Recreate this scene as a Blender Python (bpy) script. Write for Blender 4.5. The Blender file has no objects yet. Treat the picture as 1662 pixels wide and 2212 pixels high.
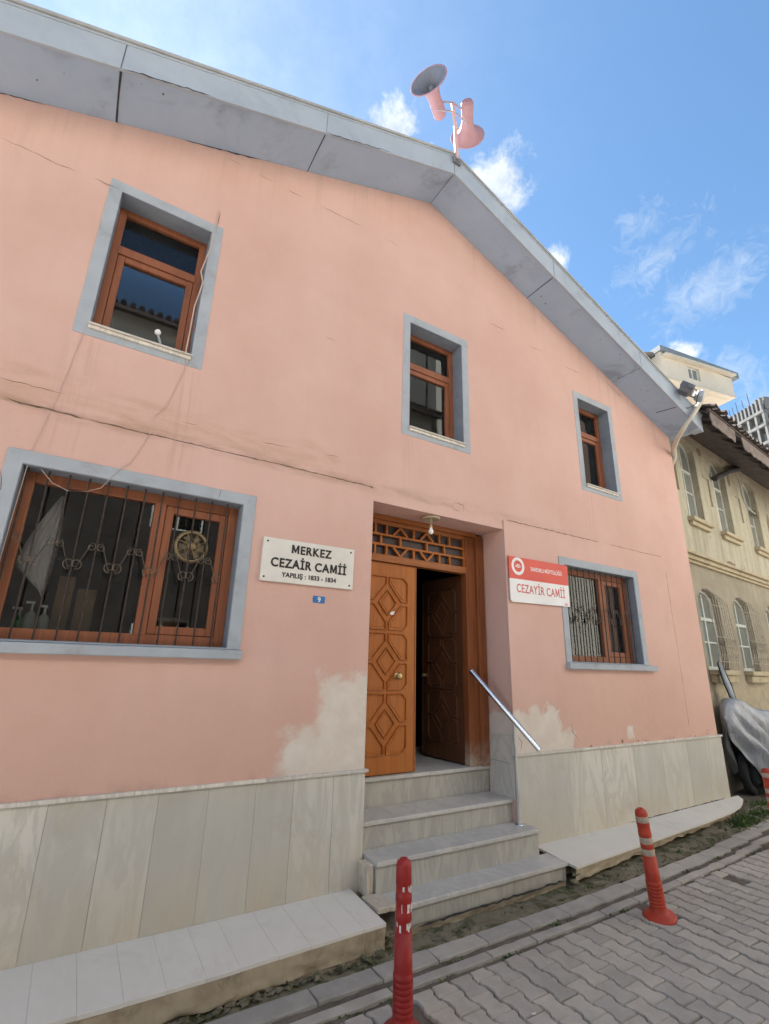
import bpy, bmesh, math, random
from mathutils import Vector, Matrix, geometry, noise
random.seed(7)
SC = bpy.context.scene
COL = SC.collection
R = math.radians

# ---------------------------------------------------------------- camera
cam_d = bpy.data.cameras.new('camera'); cam = bpy.data.objects.new('camera', cam_d); COL.objects.link(cam)
yaw, pitch, roll = R(31.407), R(17.389), R(1.561)
fw = Vector((math.sin(yaw)*math.cos(pitch), math.cos(yaw)*math.cos(pitch), math.sin(pitch)))
rt = Vector((math.cos(yaw), -math.sin(yaw), 0)); up = rt.cross(fw)
r2 = math.cos(roll)*rt + math.sin(roll)*up; u2 = -math.sin(roll)*rt + math.cos(roll)*up
cam.matrix_world = Matrix(((r2.x, u2.x, -fw.x, 0), (r2.y, u2.y, -fw.y, -3.6), (r2.z, u2.z, -fw.z, 1.55), (0, 0, 0, 1)))
cam_d.sensor_fit = 'VERTICAL'; cam_d.sensor_height = 24; cam_d.lens = 1051.07/2212*24
cam_d.clip_start = .05; cam_d.clip_end = 2000
SC.camera = cam

# ---------------------------------------------------------------- sky, sun, exposure
SUN_AZ, SUN_EL = -10.0, 55.5          # azimuth from +Y (into the facade) towards +X
sd = Vector((math.sin(R(SUN_AZ))*math.cos(R(SUN_EL)), math.cos(R(SUN_AZ))*math.cos(R(SUN_EL)), math.sin(R(SUN_EL))))
sun_d = bpy.data.lights.new('sun', 'SUN'); sun_d.energy = 5.0; sun_d.angle = R(.53); sun_d.color = (1, .965, .91)
sun = bpy.data.objects.new('sun', sun_d); COL.objects.link(sun); sun.location = (0, 20, 30)
sun.rotation_euler = (-sd).to_track_quat('-Z', 'Y').to_euler()
W = bpy.data.worlds.new('World'); SC.world = W; W.use_nodes = True
wt = W.node_tree; wn = wt.nodes; wl = wt.links; wn.clear()
SC.view_settings.view_transform = 'Standard'; SC.view_settings.look = 'None'
SC.view_settings.exposure = 2.26; SC.view_settings.gamma = 1
SKY_STRENGTH = 0.056

def _ray(x, y):      # a direction of the sky as seen in the photograph (used once, to aim clouds in the world)
    return ((x-831)*r2 - (y-1106)*u2 + 1051.07*fw).normalized()

def build_world():
    out = wn.new('ShaderNodeOutputWorld'); bg = wn.new('ShaderNodeBackground'); bg.inputs[1].default_value = SKY_STRENGTH
    sky = wn.new('ShaderNodeTexSky'); sky.sky_type = 'NISHITA'; sky.sun_disc = False
    sky.sun_elevation = R(SUN_EL); sky.sun_rotation = R(SUN_AZ)
    sky.altitude = 1100; sky.air_density = 1.0; sky.dust_density = .25; sky.ozone_density = 1.0
    tc = wn.new('ShaderNodeTexCoord')
    def M(op, a, b=None, c=None, cl=False):
        n = wn.new('ShaderNodeMath'); n.operation = op; n.use_clamp = cl
        for i, v in enumerate((a, b, c)):
            if v is None: continue
            if isinstance(v, (int, float)): n.inputs[i].default_value = v
            else: wl.new(v, n.inputs[i])
        return n.outputs[0]
    gen = tc.outputs['Generated']
    def nz(scale, detail, rough, dist=0, off=0):
        mp = wn.new('ShaderNodeMapping'); mp.inputs['Location'].default_value = (off, off*.7, off*.3); wl.new(gen, mp.inputs[0])
        n = wn.new('ShaderNodeTexNoise'); n.inputs['Scale'].default_value = scale; n.inputs['Detail'].default_value = detail
        n.inputs['Roughness'].default_value = rough; n.inputs['Distortion'].default_value = dist
        wl.new(mp.outputs[0], n.inputs['Vector']); return n.outputs['Fac']
    big = nz(13, 12, .68, .15); fine = nz(34, 8, .65, 1.2, 3)
    def blobs(lst):
        tot = None
        for (x, y, rad, w, sx) in lst:
            c = _ray(x, y)
            dv = wn.new('ShaderNodeVectorMath'); dv.operation = 'SUBTRACT'; wl.new(gen, dv.inputs[0]); dv.inputs[1].default_value = c
            if sx:      # stretched along a direction: remove part of the offset along that direction
                a = (_ray(x+sx[0]*30, y+sx[1]*30)-c).normalized(); k = 1-1/sx[2]
                dt = wn.new('ShaderNodeVectorMath'); dt.operation = 'DOT_PRODUCT'; wl.new(dv.outputs[0], dt.inputs[0]); dt.inputs[1].default_value = a
                sc = wn.new('ShaderNodeVectorMath'); sc.operation = 'SCALE'; sc.inputs[0].default_value = a; wl.new(M('MULTIPLY', dt.outputs['Value'], -k), sc.inputs['Scale'])
                ad = wn.new('ShaderNodeVectorMath'); ad.operation = 'ADD'; wl.new(dv.outputs[0], ad.inputs[0]); wl.new(sc.outputs[0], ad.inputs[1]); dv = ad
            ln = wn.new('ShaderNodeVectorMath'); ln.operation = 'LENGTH'; wl.new(dv.outputs[0], ln.inputs[0])
            g = M('MULTIPLY', M('SUBTRACT', 1, M('DIVIDE', ln.outputs['Value'], rad), cl=True), w)
            tot = g if tot is None else M('MAXIMUM', tot, g)
        return tot
    cum = blobs([(855, 283, .06, 1.05, None), (925, 318, .03, .6, None), (1085, 395, .085, 1.05, None), (1035, 372, .04, .6, None),
                 (1110, 430, .05, 1, None), (1196, 565, .04, 1, None), (1478, 762, .035, .9, None), (-300, 500, .2, 1, None), (1150, 2600, .3, .8, None)])
    wis = blobs([(1385, 480, .05, .85, (1, -.7, 1.6)), (1420, 555, .05, .95, (1, -.6, 2.6)), (1470, 505, .04, .6, (1, -.4, 2)), (1525, 630, .075, 1, (1, -.75, 2.2)),
                 (1440, 620, .05, .5, (1, -.3, 2)), (1590, 800, .06, .9, (1, .5, 2)), (1645, 855, .05, .8, (1, .5, 2)), (1500, 455, .05, .4, (1, -.5, 2)), (1490, 690, .05, .45, (1, -.6, 2))])
    c1 = M('SUBTRACT', M('ADD', M('MULTIPLY', cum, 1.15), M('MULTIPLY', M('SUBTRACT', big, .5), 2.3)), .34)
    c1 = M('MULTIPLY', M('MULTIPLY', c1, 1.9, cl=True), M('MULTIPLY', cum, 5, cl=True))
    c2 = M('SUBTRACT', M('ADD', M('MULTIPLY', wis, .95), M('MULTIPLY', M('SUBTRACT', fine, .5), 1.9)), .36)
    c2 = M('MULTIPLY', M('MULTIPLY', c2, 1.15, cl=True), M('MULTIPLY', M('MULTIPLY', wis, 3, cl=True), .5))
    # bright haze round the hidden sun
    ds = wn.new('ShaderNodeVectorMath'); ds.operation = 'DOT_PRODUCT'; wl.new(gen, ds.inputs[0]); ds.inputs[1].default_value = sd
    glow = M('MULTIPLY', M('POWER', M('MAXIMUM', ds.outputs['Value'], 0), 10), .30)
    mask = M('ADD', M('MAXIMUM', c1, c2), glow, cl=True)
    mix = wn.new('ShaderNodeMix'); mix.data_type = 'RGBA'; wl.new(mask, mix.inputs['Factor']); 
    tint = wn.new('ShaderNodeMix'); tint.data_type = 'RGBA'; tint.blend_type = 'MULTIPLY'; tint.inputs['Factor'].default_value = 1
    wl.new(sky.outputs[0], tint.inputs['A']); tint.inputs['B'].default_value = (SKYT[0], SKYT[1], SKYT[2], 1)
    wl.new(tint.outputs['Result'], mix.inputs['A']); shade = wn.new('ShaderNodeMix'); shade.data_type = 'RGBA'; wl.new(M('MULTIPLY', M('SUBTRACT', big, .38), 3.2, cl=True), shade.inputs['Factor']); shade.inputs['A'].default_value = (CLOUD[0]*.62, CLOUD[1]*.66, CLOUD[2]*.74, 1); shade.inputs['B'].default_value = (CLOUD[0], CLOUD[1], CLOUD[2], 1); wl.new(shade.outputs['Result'], mix.inputs['B'])
    wl.new(mix.outputs['Result'], bg.inputs[0]); wl.new(bg.outputs[0], out.inputs[0])
SKYT = (.80, .98, 1.0)
CLOUD = (4.4, 4.7, 4.9)
build_world()

# ---------------------------------------------------------------- helpers
class MB:
    """collects geometry for one mesh"""
    def __init__(s): s.v = []; s.f = []; s.sm = []
    def add(s, vs, fs, smooth=False, M=None):
        o = len(s.v)
        s.v += [tuple(M @ Vector(p)) if M else tuple(p) for p in vs]
        s.f += [tuple(i+o for i in f) for f in fs]; s.sm += [smooth]*len(fs); return s
    def box(s, x0, x1, y0, y1, z0, z1, M=None):
        if x0 > x1: x0, x1 = x1, x0
        if y0 > y1: y0, y1 = y1, y0
        if z0 > z1: z0, z1 = z1, z0
        v = [(x, y, z) for z in (z0, z1) for y in (y0, y1) for x in (x0, x1)]
        return s.add(v, [(0,2,3,1), (4,5,7,6), (0,1,5,4), (2,6,7,3), (0,4,6,2), (1,3,7,5)], M=M)
    def tube(s, pts, r, n=10, closed=False, M=None, smooth=True):
        pts = [Vector(p) for p in pts]; rr = r if isinstance(r, (list, tuple)) else [r]*len(pts)
        v = []; f = []; N = len(pts); ref = None
        for i, p in enumerate(pts):
            if closed: t = pts[(i+1) % N]-pts[i-1]
            else: t = pts[min(i+1, N-1)]-pts[max(i-1, 0)]
            t.normalize()
            if ref is None: ref = Vector((0, 0, 1)) if abs(t.z) < .9 else Vector((1, 0, 0))
            a = t.cross(ref)
            if a.length < 1e-4: a = t.orthogonal()
            a.normalize(); b = t.cross(a); ref = -b if False else ref
            for k in range(n):
                w = 2*math.pi*k/n; v.append(p + rr[i]*(math.cos(w)*a + math.sin(w)*b))
        L = N if closed else N-1
        for i in range(L):
            j = (i+1) % N
            for k in range(n): f.append((i*n+k, i*n+(k+1) % n, j*n+(k+1) % n, j*n+k))
        s.add(v, f, smooth, M)
        if not closed: s.add(v[:n], [tuple(range(n))[::-1]], False, M); s.add(v[-n:], [tuple(range(n))], False, M)
        return s
    def lathe(s, prof, n=28, M=None, smooth=True, cap=True):
        v = []; f = []
        for (r, z) in prof:
            for k in range(n): w = 2*math.pi*k/n; v.append((r*math.cos(w), r*math.sin(w), z))
        for i in range(len(prof)-1):
            for k in range(n): f.append((i*n+k, i*n+(k+1) % n, (i+1)*n+(k+1) % n, (i+1)*n+k))
        s.add(v, f, smooth, M)
        if cap:
            if prof[0][0] > .001: s.add(v[:n], [tuple(range(n))[::-1]], False, M)
            if prof[-1][0] > .001: s.add(v[-n:], [tuple(range(n))], False, M)
        return s
    def prism(s, poly, y0, y1, M=None):
        """polygon in (x,z), extruded along y; y0 is the front (-y side)"""
        a = sum(poly[i][0]*poly[(i+1) % len(poly)][1]-poly[(i+1) % len(poly)][0]*poly[i][1] for i in range(len(poly)))
        if a < 0: poly = poly[::-1]
        n = len(poly); v = [(x, y0, z) for x, z in poly]+[(x, y1, z) for x, z in poly]
        f = [tuple(range(n)), tuple(range(2*n-1, n-1, -1))]
        for i in range(n): j = (i+1) % n; f.append((i, i+n, j+n, j))
        return s.add(v, f, M=M)
    def slab_holes(s, outer, holes, y0, y1, M=None):
        """a wall: polygon in (x,z) with holes, front at y0, back at y1"""
        loops = [outer]+holes; flat = [p for l in loops for p in l]
        tris = geometry.tessellate_polygon([[Vector((x, z, 0)) for x, z in l] for l in loops])
        n = len(flat); v = [(x, y0, z) for x, z in flat]+[(x, y1, z) for x, z in flat]; f = []
        for t in tris:
            a, b, c = [Vector((flat[i][0], flat[i][1], 0)) for i in t]
            if (b-a).cross(c-a).z < 0: t = (t[0], t[2], t[1])
            f.append(tuple(t)); f.append(tuple(i+n for i in t[::-1]))
        o = 0
        for li, l in enumerate(loops):
            a = sum(l[i][0]*l[(i+1) % len(l)][1]-l[(i+1) % len(l)][0]*l[i][1] for i in range(len(l)))
            ccw = a > 0
            if li: ccw = not ccw
            for i in range(len(l)):
                p, q = o+i, o+(i+1) % len(l)
                f.append((p, p+n, q+n, q) if (a > 0) == (li == 0) or (li and a < 0) else (q, q+n, p+n, p))
            o += len(l)
        return s.add(v, f, M=M)
    def build(s, name, mat, parent=None, bevel=0, loc=None, recalc=True, wobble=0):
        me = bpy.data.meshes.new(name); me.from_pydata(s.v, [], s.f); me.update()
        for p, k in zip(me.polygons, s.sm): p.use_smooth = k
        if recalc:
            bm = bmesh.new(); bm.from_mesh(me); bmesh.ops.recalc_face_normals(bm, faces=bm.faces)
            bm.to_mesh(me); bm.free()
        if mat: me.materials.append(mat)
        o = bpy.data.objects.new(name, me); COL.objects.link(o)
        if parent is not None:
            o.parent = parent
            if parent.type == 'EMPTY' and not parent.get('_local'):
                o.matrix_parent_inverse = Matrix.Translation(-parent.location)
        if bevel:
            m = o.modifiers.new('bevel', 'BEVEL'); m.width = bevel; m.segments = 2; m.limit_method = 'ANGLE'; m.angle_limit = R(40)
        return o

def thing(name, label, cat, loc=(0, 0, 0), group=None, local=False, rotz=0):
    o = bpy.data.objects.new(name, None); o.empty_display_size = .2; COL.objects.link(o); o.location = loc
    o.rotation_euler = (0, 0, rotz); o['label'] = label; o['category'] = cat
    if group: o['group'] = group
    if local: o['_local'] = 1
    return o
def tag(o, label, cat, group=None):
    o['label'] = label; o['category'] = cat
    if group: o['group'] = group
    return o
def struct(o): o['kind'] = 'structure'; return o
def _font(txt, size, ext=0, bold=0):
    cu = bpy.data.curves.new('t', 'FONT'); cu.body = txt; cu.size = size; cu.extrude = ext; cu.offset = bold; cu.resolution_u = 4
    ob = bpy.data.objects.new('t', cu); COL.objects.link(ob)
    dg = bpy.context.evaluated_depsgraph_get(); me = bpy.data.meshes.new_from_object(ob.evaluated_get(dg))
    v = [x.co[:] for x in me.vertices]; f = [tuple(p.vertices) for p in me.polygons]
    bpy.data.objects.remove(ob); bpy.data.curves.remove(cu); bpy.data.meshes.remove(me)
    return v, f
_adv = {}
def _advance(ch):
    if ch not in _adv:
        w = lambda t: max(p[0] for p in _font(t, 1)[0])
        _adv[ch] = w('H'+ch+'H')-w('HH')
    return _adv[ch]
def text_mb(txt, size, M, ext=.0015, bold=0, sx=1.0, spacing=1.0, align='CENTER', mb=None):
    """lettering, glyph by glyph, standing in the xz plane; the capital M is drawn by hand so that it stays crisp when bold"""
    mb = mb or MB(); Rm = M @ Matrix(((sx, 0, 0, 0), (0, 0, -1, 0), (0, 1, 0, 0), (0, 0, 0, 1)))
    total = sum(_advance(c)*size*spacing for c in txt); x = -total/2
    for c in txt:
        ad = _advance(c)*size*spacing
        if c == 'M':
            h = size*.73; w = ad*.80; t = size*.10+bold*2; x0 = x+ad*.10-bold
            P = [(0, 0), (t, 0), (t, h*.62), (w/2-t*.30, h*.10), (w/2+t*.30, h*.10), (w-t, h*.62), (w-t, 0), (w, 0), (w, h), (w-t*1.15, h), (w/2, h*.36), (t*1.15, h), (0, h)]
            T_ = MB(); T_.prism([(x0+px, pz) for px, pz in P], -ext, ext); mb.add(T_.v, T_.f, M=M @ Matrix.Diagonal((sx, 1, 1, 1)))
        elif c != ' ':
            v, f = _font(c, size, ext, bold); mb.add([(p[0]+x, p[1], p[2]) for p in v], f, M=Rm)
        x += ad
    return mb

# ---------------------------------------------------------------- materials
class NT:
    def __init__(s, name, rough=.8, spec=.3):
        s.m = bpy.data.materials.new(name); s.m.use_nodes = True; s.t = s.m.node_tree; s.n = s.t.nodes; s.l = s.t.links
        s.b = s.n['Principled BSDF']; s.b.inputs['Roughness'].default_value = rough
        s.b.inputs['Specular IOR Level'].default_value = spec
        g = s.n.new('ShaderNodeNewGeometry'); s.geo = g; s.P = g.outputs['Position']; s.rnd = g.outputs['Random Per Island']
        x = s.n.new('ShaderNodeSeparateXYZ'); s.l.new(s.P, x.inputs[0]); s.X, s.Y, s.Z = x.outputs
    def _in(s, sock, v):
        if v is None: return
        if isinstance(v, (int, float)): sock.default_value = v
        elif isinstance(v, (tuple, list)): sock.default_value = tuple(v)+((1,) if len(v) == 3 and sock.type == 'RGBA' else ())
        else: s.l.new(v, sock)
    def M(s, op, a, b=None, c=None, cl=False):
        n = s.n.new('ShaderNodeMath'); n.operation = op; n.use_clamp = cl
        for i, v in enumerate((a, b, c)): s._in(n.inputs[i], v)
        return n.outputs[0]
    def noise(s, scale, detail=5, rough=.55, dist=0, stretch=None, off=(0, 0, 0), vec=None):
        mp = s.n.new('ShaderNodeMapping'); s._in(mp.inputs[0], vec or s.P); mp.inputs['Location'].default_value = off
        if stretch: mp.inputs['Scale'].default_value = stretch
        n = s.n.new('ShaderNodeTexNoise'); n.inputs['Scale'].default_value = scale; n.inputs['Detail'].default_value = detail
        n.inputs['Roughness'].default_value = rough; n.inputs['Distortion'].default_value = dist
        s.l.new(mp.outputs[0], n.inputs['Vector']); return n.outputs['Fac']
    def ramp(s, f, a, b):          # smooth 0..1 between a and b
        n = s.n.new('ShaderNodeMapRange'); n.interpolation_type = 'SMOOTHSTEP'; s._in(n.inputs[0], f)
        if a < b: n.inputs[1].default_value = a; n.inputs[2].default_value = b
        else: n.inputs[1].default_value = b; n.inputs[2].default_value = a; n.inputs[3].default_value = 1; n.inputs[4].default_value = 0
        return n.outputs[0]
    def mix(s, f, a, b, mode='MIX'):
        n = s.n.new('ShaderNodeMix'); n.data_type = 'RGBA'; n.blend_type = mode
        s._in(n.inputs['Factor'], f); s._in(n.inputs['A'], a); s._in(n.inputs['B'], b); return n.outputs['Result']
    def color(s, c): s._in(s.b.inputs['Base Color'], c); return s
    def bump(s, h, st=.3, d=.01, prev=None):
        n = s.n.new('ShaderNodeBump'); n.inputs['Strength'].default_value = st; n.inputs['Distance'].default_value = d
        s._in(n.inputs['Height'], h); 
        if prev: s.l.new(prev, n.inputs['Normal'])
        s.l.new(n.outputs[0], s.b.inputs['Normal']); return n.outputs[0]
    def rough(s, v): s._in(s.b.inputs['Roughness'], v); return s
    def box(s, x0, x1, z0, z1, soft=.03, n=None, amp=0):   # mask of a rectangle in x,z, edges disturbed by noise n
        X, Z = s.X, s.Z
        if n is not None:
            X = s.M('ADD', X, s.M('MULTIPLY', s.M('SUBTRACT', n, .5), amp)); Z = s.M('ADD', Z, s.M('MULTIPLY', s.M('SUBTRACT', n, .5), -amp*1.1))
        m = s.M('MULTIPLY', s.ramp(X, x0-soft, x0+soft), s.ramp(X, x1+soft, x1-soft))
        return s.M('MULTIPLY', m, s.M('MULTIPLY', s.ramp(Z, z0-soft, z0+soft), s.ramp(Z, z1+soft, z1-soft)))

PINK = (.56, .275, .185)
def mat_pink():
    k = NT('pink_plaster', .88, .2)
    n1 = k.noise(.9, 6, .6); n2 = k.noise(6, 6, .6, off=(3, 1, 2)); n3 = k.noise(2.2, 8, .68, .4, off=(5, 5, 5))
    c = k.mix(k.ramp(n1, .3, .7), (.60, .378, .318), (.66, .435, .375))
    c = k.mix(k.M('MULTIPLY', k.ramp(n2, .5, .8), .15), c, (.55, .36, .30))
    # vertical drips, strongest below the eaves and below the sills
    dr = k.noise(1, 6, .6, .25, stretch=(9, 1, .55)); d2 = k.noise(1, 5, .6, 0, stretch=(26, 1, .9), off=(2, 0, 4))
    ax = k.M('ABSOLUTE', k.M('SUBTRACT', k.X, 2.73)); eave = k.M('SUBTRACT', k.M('SUBTRACT', 6.92, k.M('MULTIPLY', ax, .385)), k.Z)   # distance below soffit
    e = k.ramp(eave, .75, 0)
    drips = k.M('MULTIPLY', k.ramp(dr, .45, .8), k.M('ADD', .16, k.M('MULTIPLY', e, .8)))
    drips = k.M('ADD', drips, k.M('MULTIPLY', k.M('MULTIPLY', k.ramp(d2, .55, .8), e), .45), cl=True)
    c = k.mix(k.M('MULTIPLY', drips, .5), c, (.42, .30, .23))
    # drip stains under windows
    for x0, x1, z1, z0 in ((-.42, -.2, 3.7, 2.8), (.3, .5, 3.7, 2.8), (2.4, 2.5, 3.7, 3.1), (5.1, 5.3, 3.7, 3.0)):
        m = k.M('MULTIPLY', k.box(x0, x1, z0, z1, .06), k.ramp(d2, .42, .7)); c = k.mix(k.M('MULTIPLY', m, .28), c, (.38, .24, .17))
    # dirt bands either side of the ledge line at z 3.08
    nb = k.noise(1, 7, .65, .3, stretch=(2.2, 1, 9), off=(1, 1, 1))
    zz = k.M('ADD', k.Z, k.M('MULTIPLY', k.M('SUBTRACT', n3, .5), .06))
    band = k.M('MULTIPLY', k.ramp(k.M('ABSOLUTE', k.M('SUBTRACT', zz, 3.09)), .1, .0), k.ramp(nb, .35, .7))
    band = k.M('MULTIPLY', band, k.ramp(k.X, 7.0, 1.0))
    c = k.mix(k.M('MULTIPLY', band, .55), c, (.30, .19, .12))
    band2 = k.M('MULTIPLY', k.box(-2, 1.7, 3.08, 3.34, .05, n3, .25), k.ramp(nb, .35, .75)); c = k.mix(k.M('MULTIPLY', band2, .45), c, (.44, .27, .16))
    # more orange tone low on the wall, where old paint shows
    lowm = k.M('MULTIPLY', k.ramp(zz, 1.75, 1.0), .45); c = k.mix(lowm, c, (.60, .365, .28))
    # bare filler patches beside the door (no paint there)
    big = k.noise(4.5, 6, .6, .5, off=(7, 2, 1))
    m = k.M('MAXIMUM', k.box(1.66, 2.3, .6, 1.46, .045, big, .33), k.box(1.38, 2.3, .6, 1.06, .06, big, .38))
    m = k.M('MAXIMUM', m, k.box(3.6, 3.98, .6, 1.12, .03, big, .3)); m = k.M('MAXIMUM', m, k.box(3.9, 4.33, .6, 1.2, .035, big, .4))
    m = k.M('MAXIMUM', m, k.box(4.2, 4.56, .6, .98, .03, big, .4)); m = k.M('MAXIMUM', m, k.box(5.45, 5.58, .82, .95, .02, big, .2))
    bare = k.mix(k.ramp(n2, .35, .7), (.64, .565, .495), (.70, .635, .57))
    c = k.mix(k.M('MULTIPLY', m, .93), c, bare)
    bn = k.M('MULTIPLY', k.ramp(k.Z, .86, .77), k.ramp(n2, .45, .65)); c = k.mix(k.M('MULTIPLY', bn, .35), c, (.34, .24, .17))
    k.color(c)
    h = k.M('ADD', k.noise(3, 4, .5), k.M('MULTIPLY', k.noise(45, 5, .6), .2))
    k.bump(k.M('ADD', h, k.M('MULTIPLY', m, -.25)), .5, .03)
    return k.m
def mat_simple(name, c1, c2, scale=6, rough=.8, bump=.25, bscale=40, spec=.3, metal=0, grime=None, gs=2.5, gamt=.5, bd=.004):
    k = NT(name, rough, spec); n = k.noise(scale, 6, .6)
    c = k.mix(k.ramp(n, .32, .68), c1, c2)
    if grime: c = k.mix(k.M('MULTIPLY', k.ramp(k.noise(gs, 8, .68, .5, off=(4, 4, 4)), .5, .75), gamt), c, grime)
    k.color(c); k.b.inputs['Metallic'].default_value = metal
    k.rough(k.M('ADD', rough-.06, k.M('MULTIPLY', n, .12)))
    if bump: k.bump(k.noise(bscale, 5, .6, off=(9, 1, 3)), bump, bd)
    return k.m
def mat_wood(name, a, b, dark, rough=.5, axis='z', grimez=None):
    k = NT(name, rough, .35)
    st = {'z': (22, 22, 1.6), 'x': (1.6, 22, 22)}[axis]
    g = k.noise(1, 6, .6, 1.2, stretch=st); fine = k.noise(1, 4, .6, .3, stretch=tuple(v*5 if v > 5 else v*2 for v in st))
    c = k.mix(k.ramp(g, .3, .7), a, b); c = k.mix(k.M('MULTIPLY', k.ramp(fine, .5, .75), .35), c, dark)
    w = k.noise(3, 6, .65, .5, off=(3, 8, 1)); c = k.mix(k.M('MULTIPLY', k.ramp(w, .55, .8), .45), c, dark)
    if grimez: c = k.mix(k.M('MULTIPLY', k.ramp(k.Z, grimez+.25, grimez), k.ramp(w, .35, .6)), c, (.42, .33, .26))
    k.color(c); k.rough(k.M('ADD', rough-.1, k.M('MULTIPLY', g, .25))); k.bump(k.M('ADD', g, k.M('MULTIPLY', fine, .5)), .18, .003)
    return k.m
def mat_marble(name, a, b, vein, scale=1.0, rough=.35, island=True, dirt=(.30, .24, .17), dz=None, dirtamt=.5, yel=None):
    k = NT(name, rough, .4)
    if island:
        cv = k.n.new('ShaderNodeCombineXYZ'); k.l.new(k.M('MULTIPLY', k.rnd, 37), cv.inputs[0]); k.l.new(k.M('MULTIPLY', k.rnd, 11), cv.inputs[2])
        va = k.n.new('ShaderNodeVectorMath'); va.operation = 'ADD'; k.l.new(k.P, va.inputs[0]); k.l.new(cv.outputs[0], va.inputs[1]); vec = va.outputs[0]
    else: vec = k.P
    n = k.noise(1.3*scale, 5, .55, .8, stretch=(2.2, 1.3, .55), vec=vec); v = k.noise(2.2*scale, 6, .6, 1.4, stretch=(1.8, 1, .45), vec=vec, off=(3, 3, 3))
    c = k.mix(k.ramp(n, .3, .7), a, b)
    if island: c = k.mix(k.ramp(k.rnd, 0, 1), k.mix(1, c, (.88, .88, .88), 'MULTIPLY'), k.mix(1, c, (1.17, 1.16, 1.15), 'MULTIPLY'))
    vm = k.M('MULTIPLY', k.ramp(k.M('ABSOLUTE', k.M('SUBTRACT', v, .5)), .09, 0), .6); c = k.mix(vm, c, vein)
    d = k.noise(3.5, 8, .68, .4, off=(1, 6, 2)); dm = k.ramp(d, .52, .78)
    if dz: dm = k.M('MULTIPLY', dm, k.M('ADD', .25, k.ramp(k.Z, dz[1], dz[0])), cl=True)
    c = k.mix(k.M('MULTIPLY', dm, dirtamt), c, dirt)
    if yel: c = k.mix(k.M('MULTIPLY', k.M('MULTIPLY', k.ramp(k.Z, yel[1], yel[0]), k.ramp(n, .3, .6)), .45), c, (.50, .38, .24))
    k.color(c); k.rough(k.M('ADD', rough, k.M('MULTIPLY', d, .25))); k.bump(k.noise(30, 4, .5), .06, .002)
    return k.m
def mat_glass(name='window_glass', tint=(.85, .87, .88), dirt=.008):
    m = bpy.data.materials.new(name); m.use_nodes = True; t = m.node_tree; n = t.nodes; l = t.links; n.clear()
    o = n.new('ShaderNodeOutputMaterial'); mx = n.new('ShaderNodeMixShader'); tr = n.new('ShaderNodeBsdfTransparent'); gl = n.new('ShaderNodeBsdfGlossy')
    gl.inputs['Roughness'].default_value = .015; tr.inputs[0].default_value = tint+(1,)
    fr = n.new('ShaderNodeFresnel'); fr.inputs[0].default_value = 1.6
    nz = n.new('ShaderNodeTexNoise'); nz.inputs['Scale'].default_value = 2.0; bp = n.new('ShaderNodeBump'); bp.inputs['Strength'].default_value = .012; bp.inputs['Distance'].default_value = .01
    tc = n.new('ShaderNodeTexCoord'); l.new(tc.outputs['Object'], nz.inputs['Vector']); l.new(nz.outputs['Fac'], bp.inputs['Height']); l.new(bp.outputs[0], gl.inputs['Normal'])
    df = n.new('ShaderNodeBsdfDiffuse'); df.inputs[0].default_value = (.5, .5, .47, 1); m2 = n.new('ShaderNodeMixShader'); m2.inputs[0].default_value = dirt
    l.new(fr.outputs[0], mx.inputs[0]); l.new(tr.outputs[0], mx.inputs[1]); l.new(gl.outputs[0], mx.inputs[2])
    l.new(mx.outputs[0], m2.inputs[1]); l.new(df.outputs[0], m2.inputs[2]); l.new(m2.outputs[0], o.inputs[0])
    return m
def mat_concrete(name, a, b, island=True, rough=.9, dirt=(.13, .115, .095), damt=.45, moss=None):
    k = NT(name, rough, .2); n = k.noise(7, 7, .62); f = k.noise(140, 3, .6)
    c = k.mix(k.ramp(n, .3, .7), a, b)
    if island: c = k.mix(k.rnd, k.mix(1, c, (.86, .86, .86), 'MULTIPLY'), k.mix(1, c, (1.12, 1.1, 1.07), 'MULTIPLY'))
    c = k.mix(k.M('MULTIPLY', k.ramp(f, .45, .75), .28), c, k.mix(1, c, (.62, .61, .6), 'MULTIPLY'))
    c = k.mix(k.M('MULTIPLY', k.ramp(k.noise(1.7, 7, .65, .4, off=(5, 1, 1)), .48, .75), damt), c, dirt)
    if moss: c = k.mix(k.M('MULTIPLY', k.ramp(k.noise(9, 8, .7, .5, off=(2, 2, 7)), moss, moss+.14), .8), c, (.055, .062, .022))
    k.color(c); k.bump(k.M('ADD', f, k.noise(30, 4, .6)), .35, .003); return k.m

PNK = mat_pink()
GREYP = mat_simple('grey_blue_paint', (.345, .375, .415), (.395, .425, .465), 5, .75, .25, 30, grime=(.22, .2, .19), gs=4, gamt=.5)
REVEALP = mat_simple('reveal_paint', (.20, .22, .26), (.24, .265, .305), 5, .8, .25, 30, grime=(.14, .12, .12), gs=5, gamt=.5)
FASC = mat_simple('fascia_paint', (.34, .385, .445), (.385, .43, .49), 3, .65, .6, 3, grime=(.24, .26, .29), gs=2.2, gamt=.6, bd=.04)
SOFF = mat_simple('soffit_paint', (.34, .42, .54), (.375, .455, .58), 2, .75, .3, 6, grime=(.17, .19, .23), gs=1.8, gamt=.65, bd=.02)
JOINT = mat_simple('dark_joint', (.035, .035, .045), (.06, .055, .06), 20, .95, 0)
CRACK = mat_simple('crack_dirt', (.13, .085, .06), (.22, .14, .10), 30, .95, 0)
ROOF = mat_simple('roof_sheet', (.33, .33, .32), (.42, .41, .4), 3, .8, .3, 20, grime=(.2, .2, .18))
WOOD = mat_wood('varnished_wood', (.33, .098, .015), (.42, .135, .022), (.13, .036, .009), .42)
WOODD = mat_wood('old_frame_wood', (.18, .055, .018), (.26, .082, .027), (.10, .028, .010), .5, grimez=.66)
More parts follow.
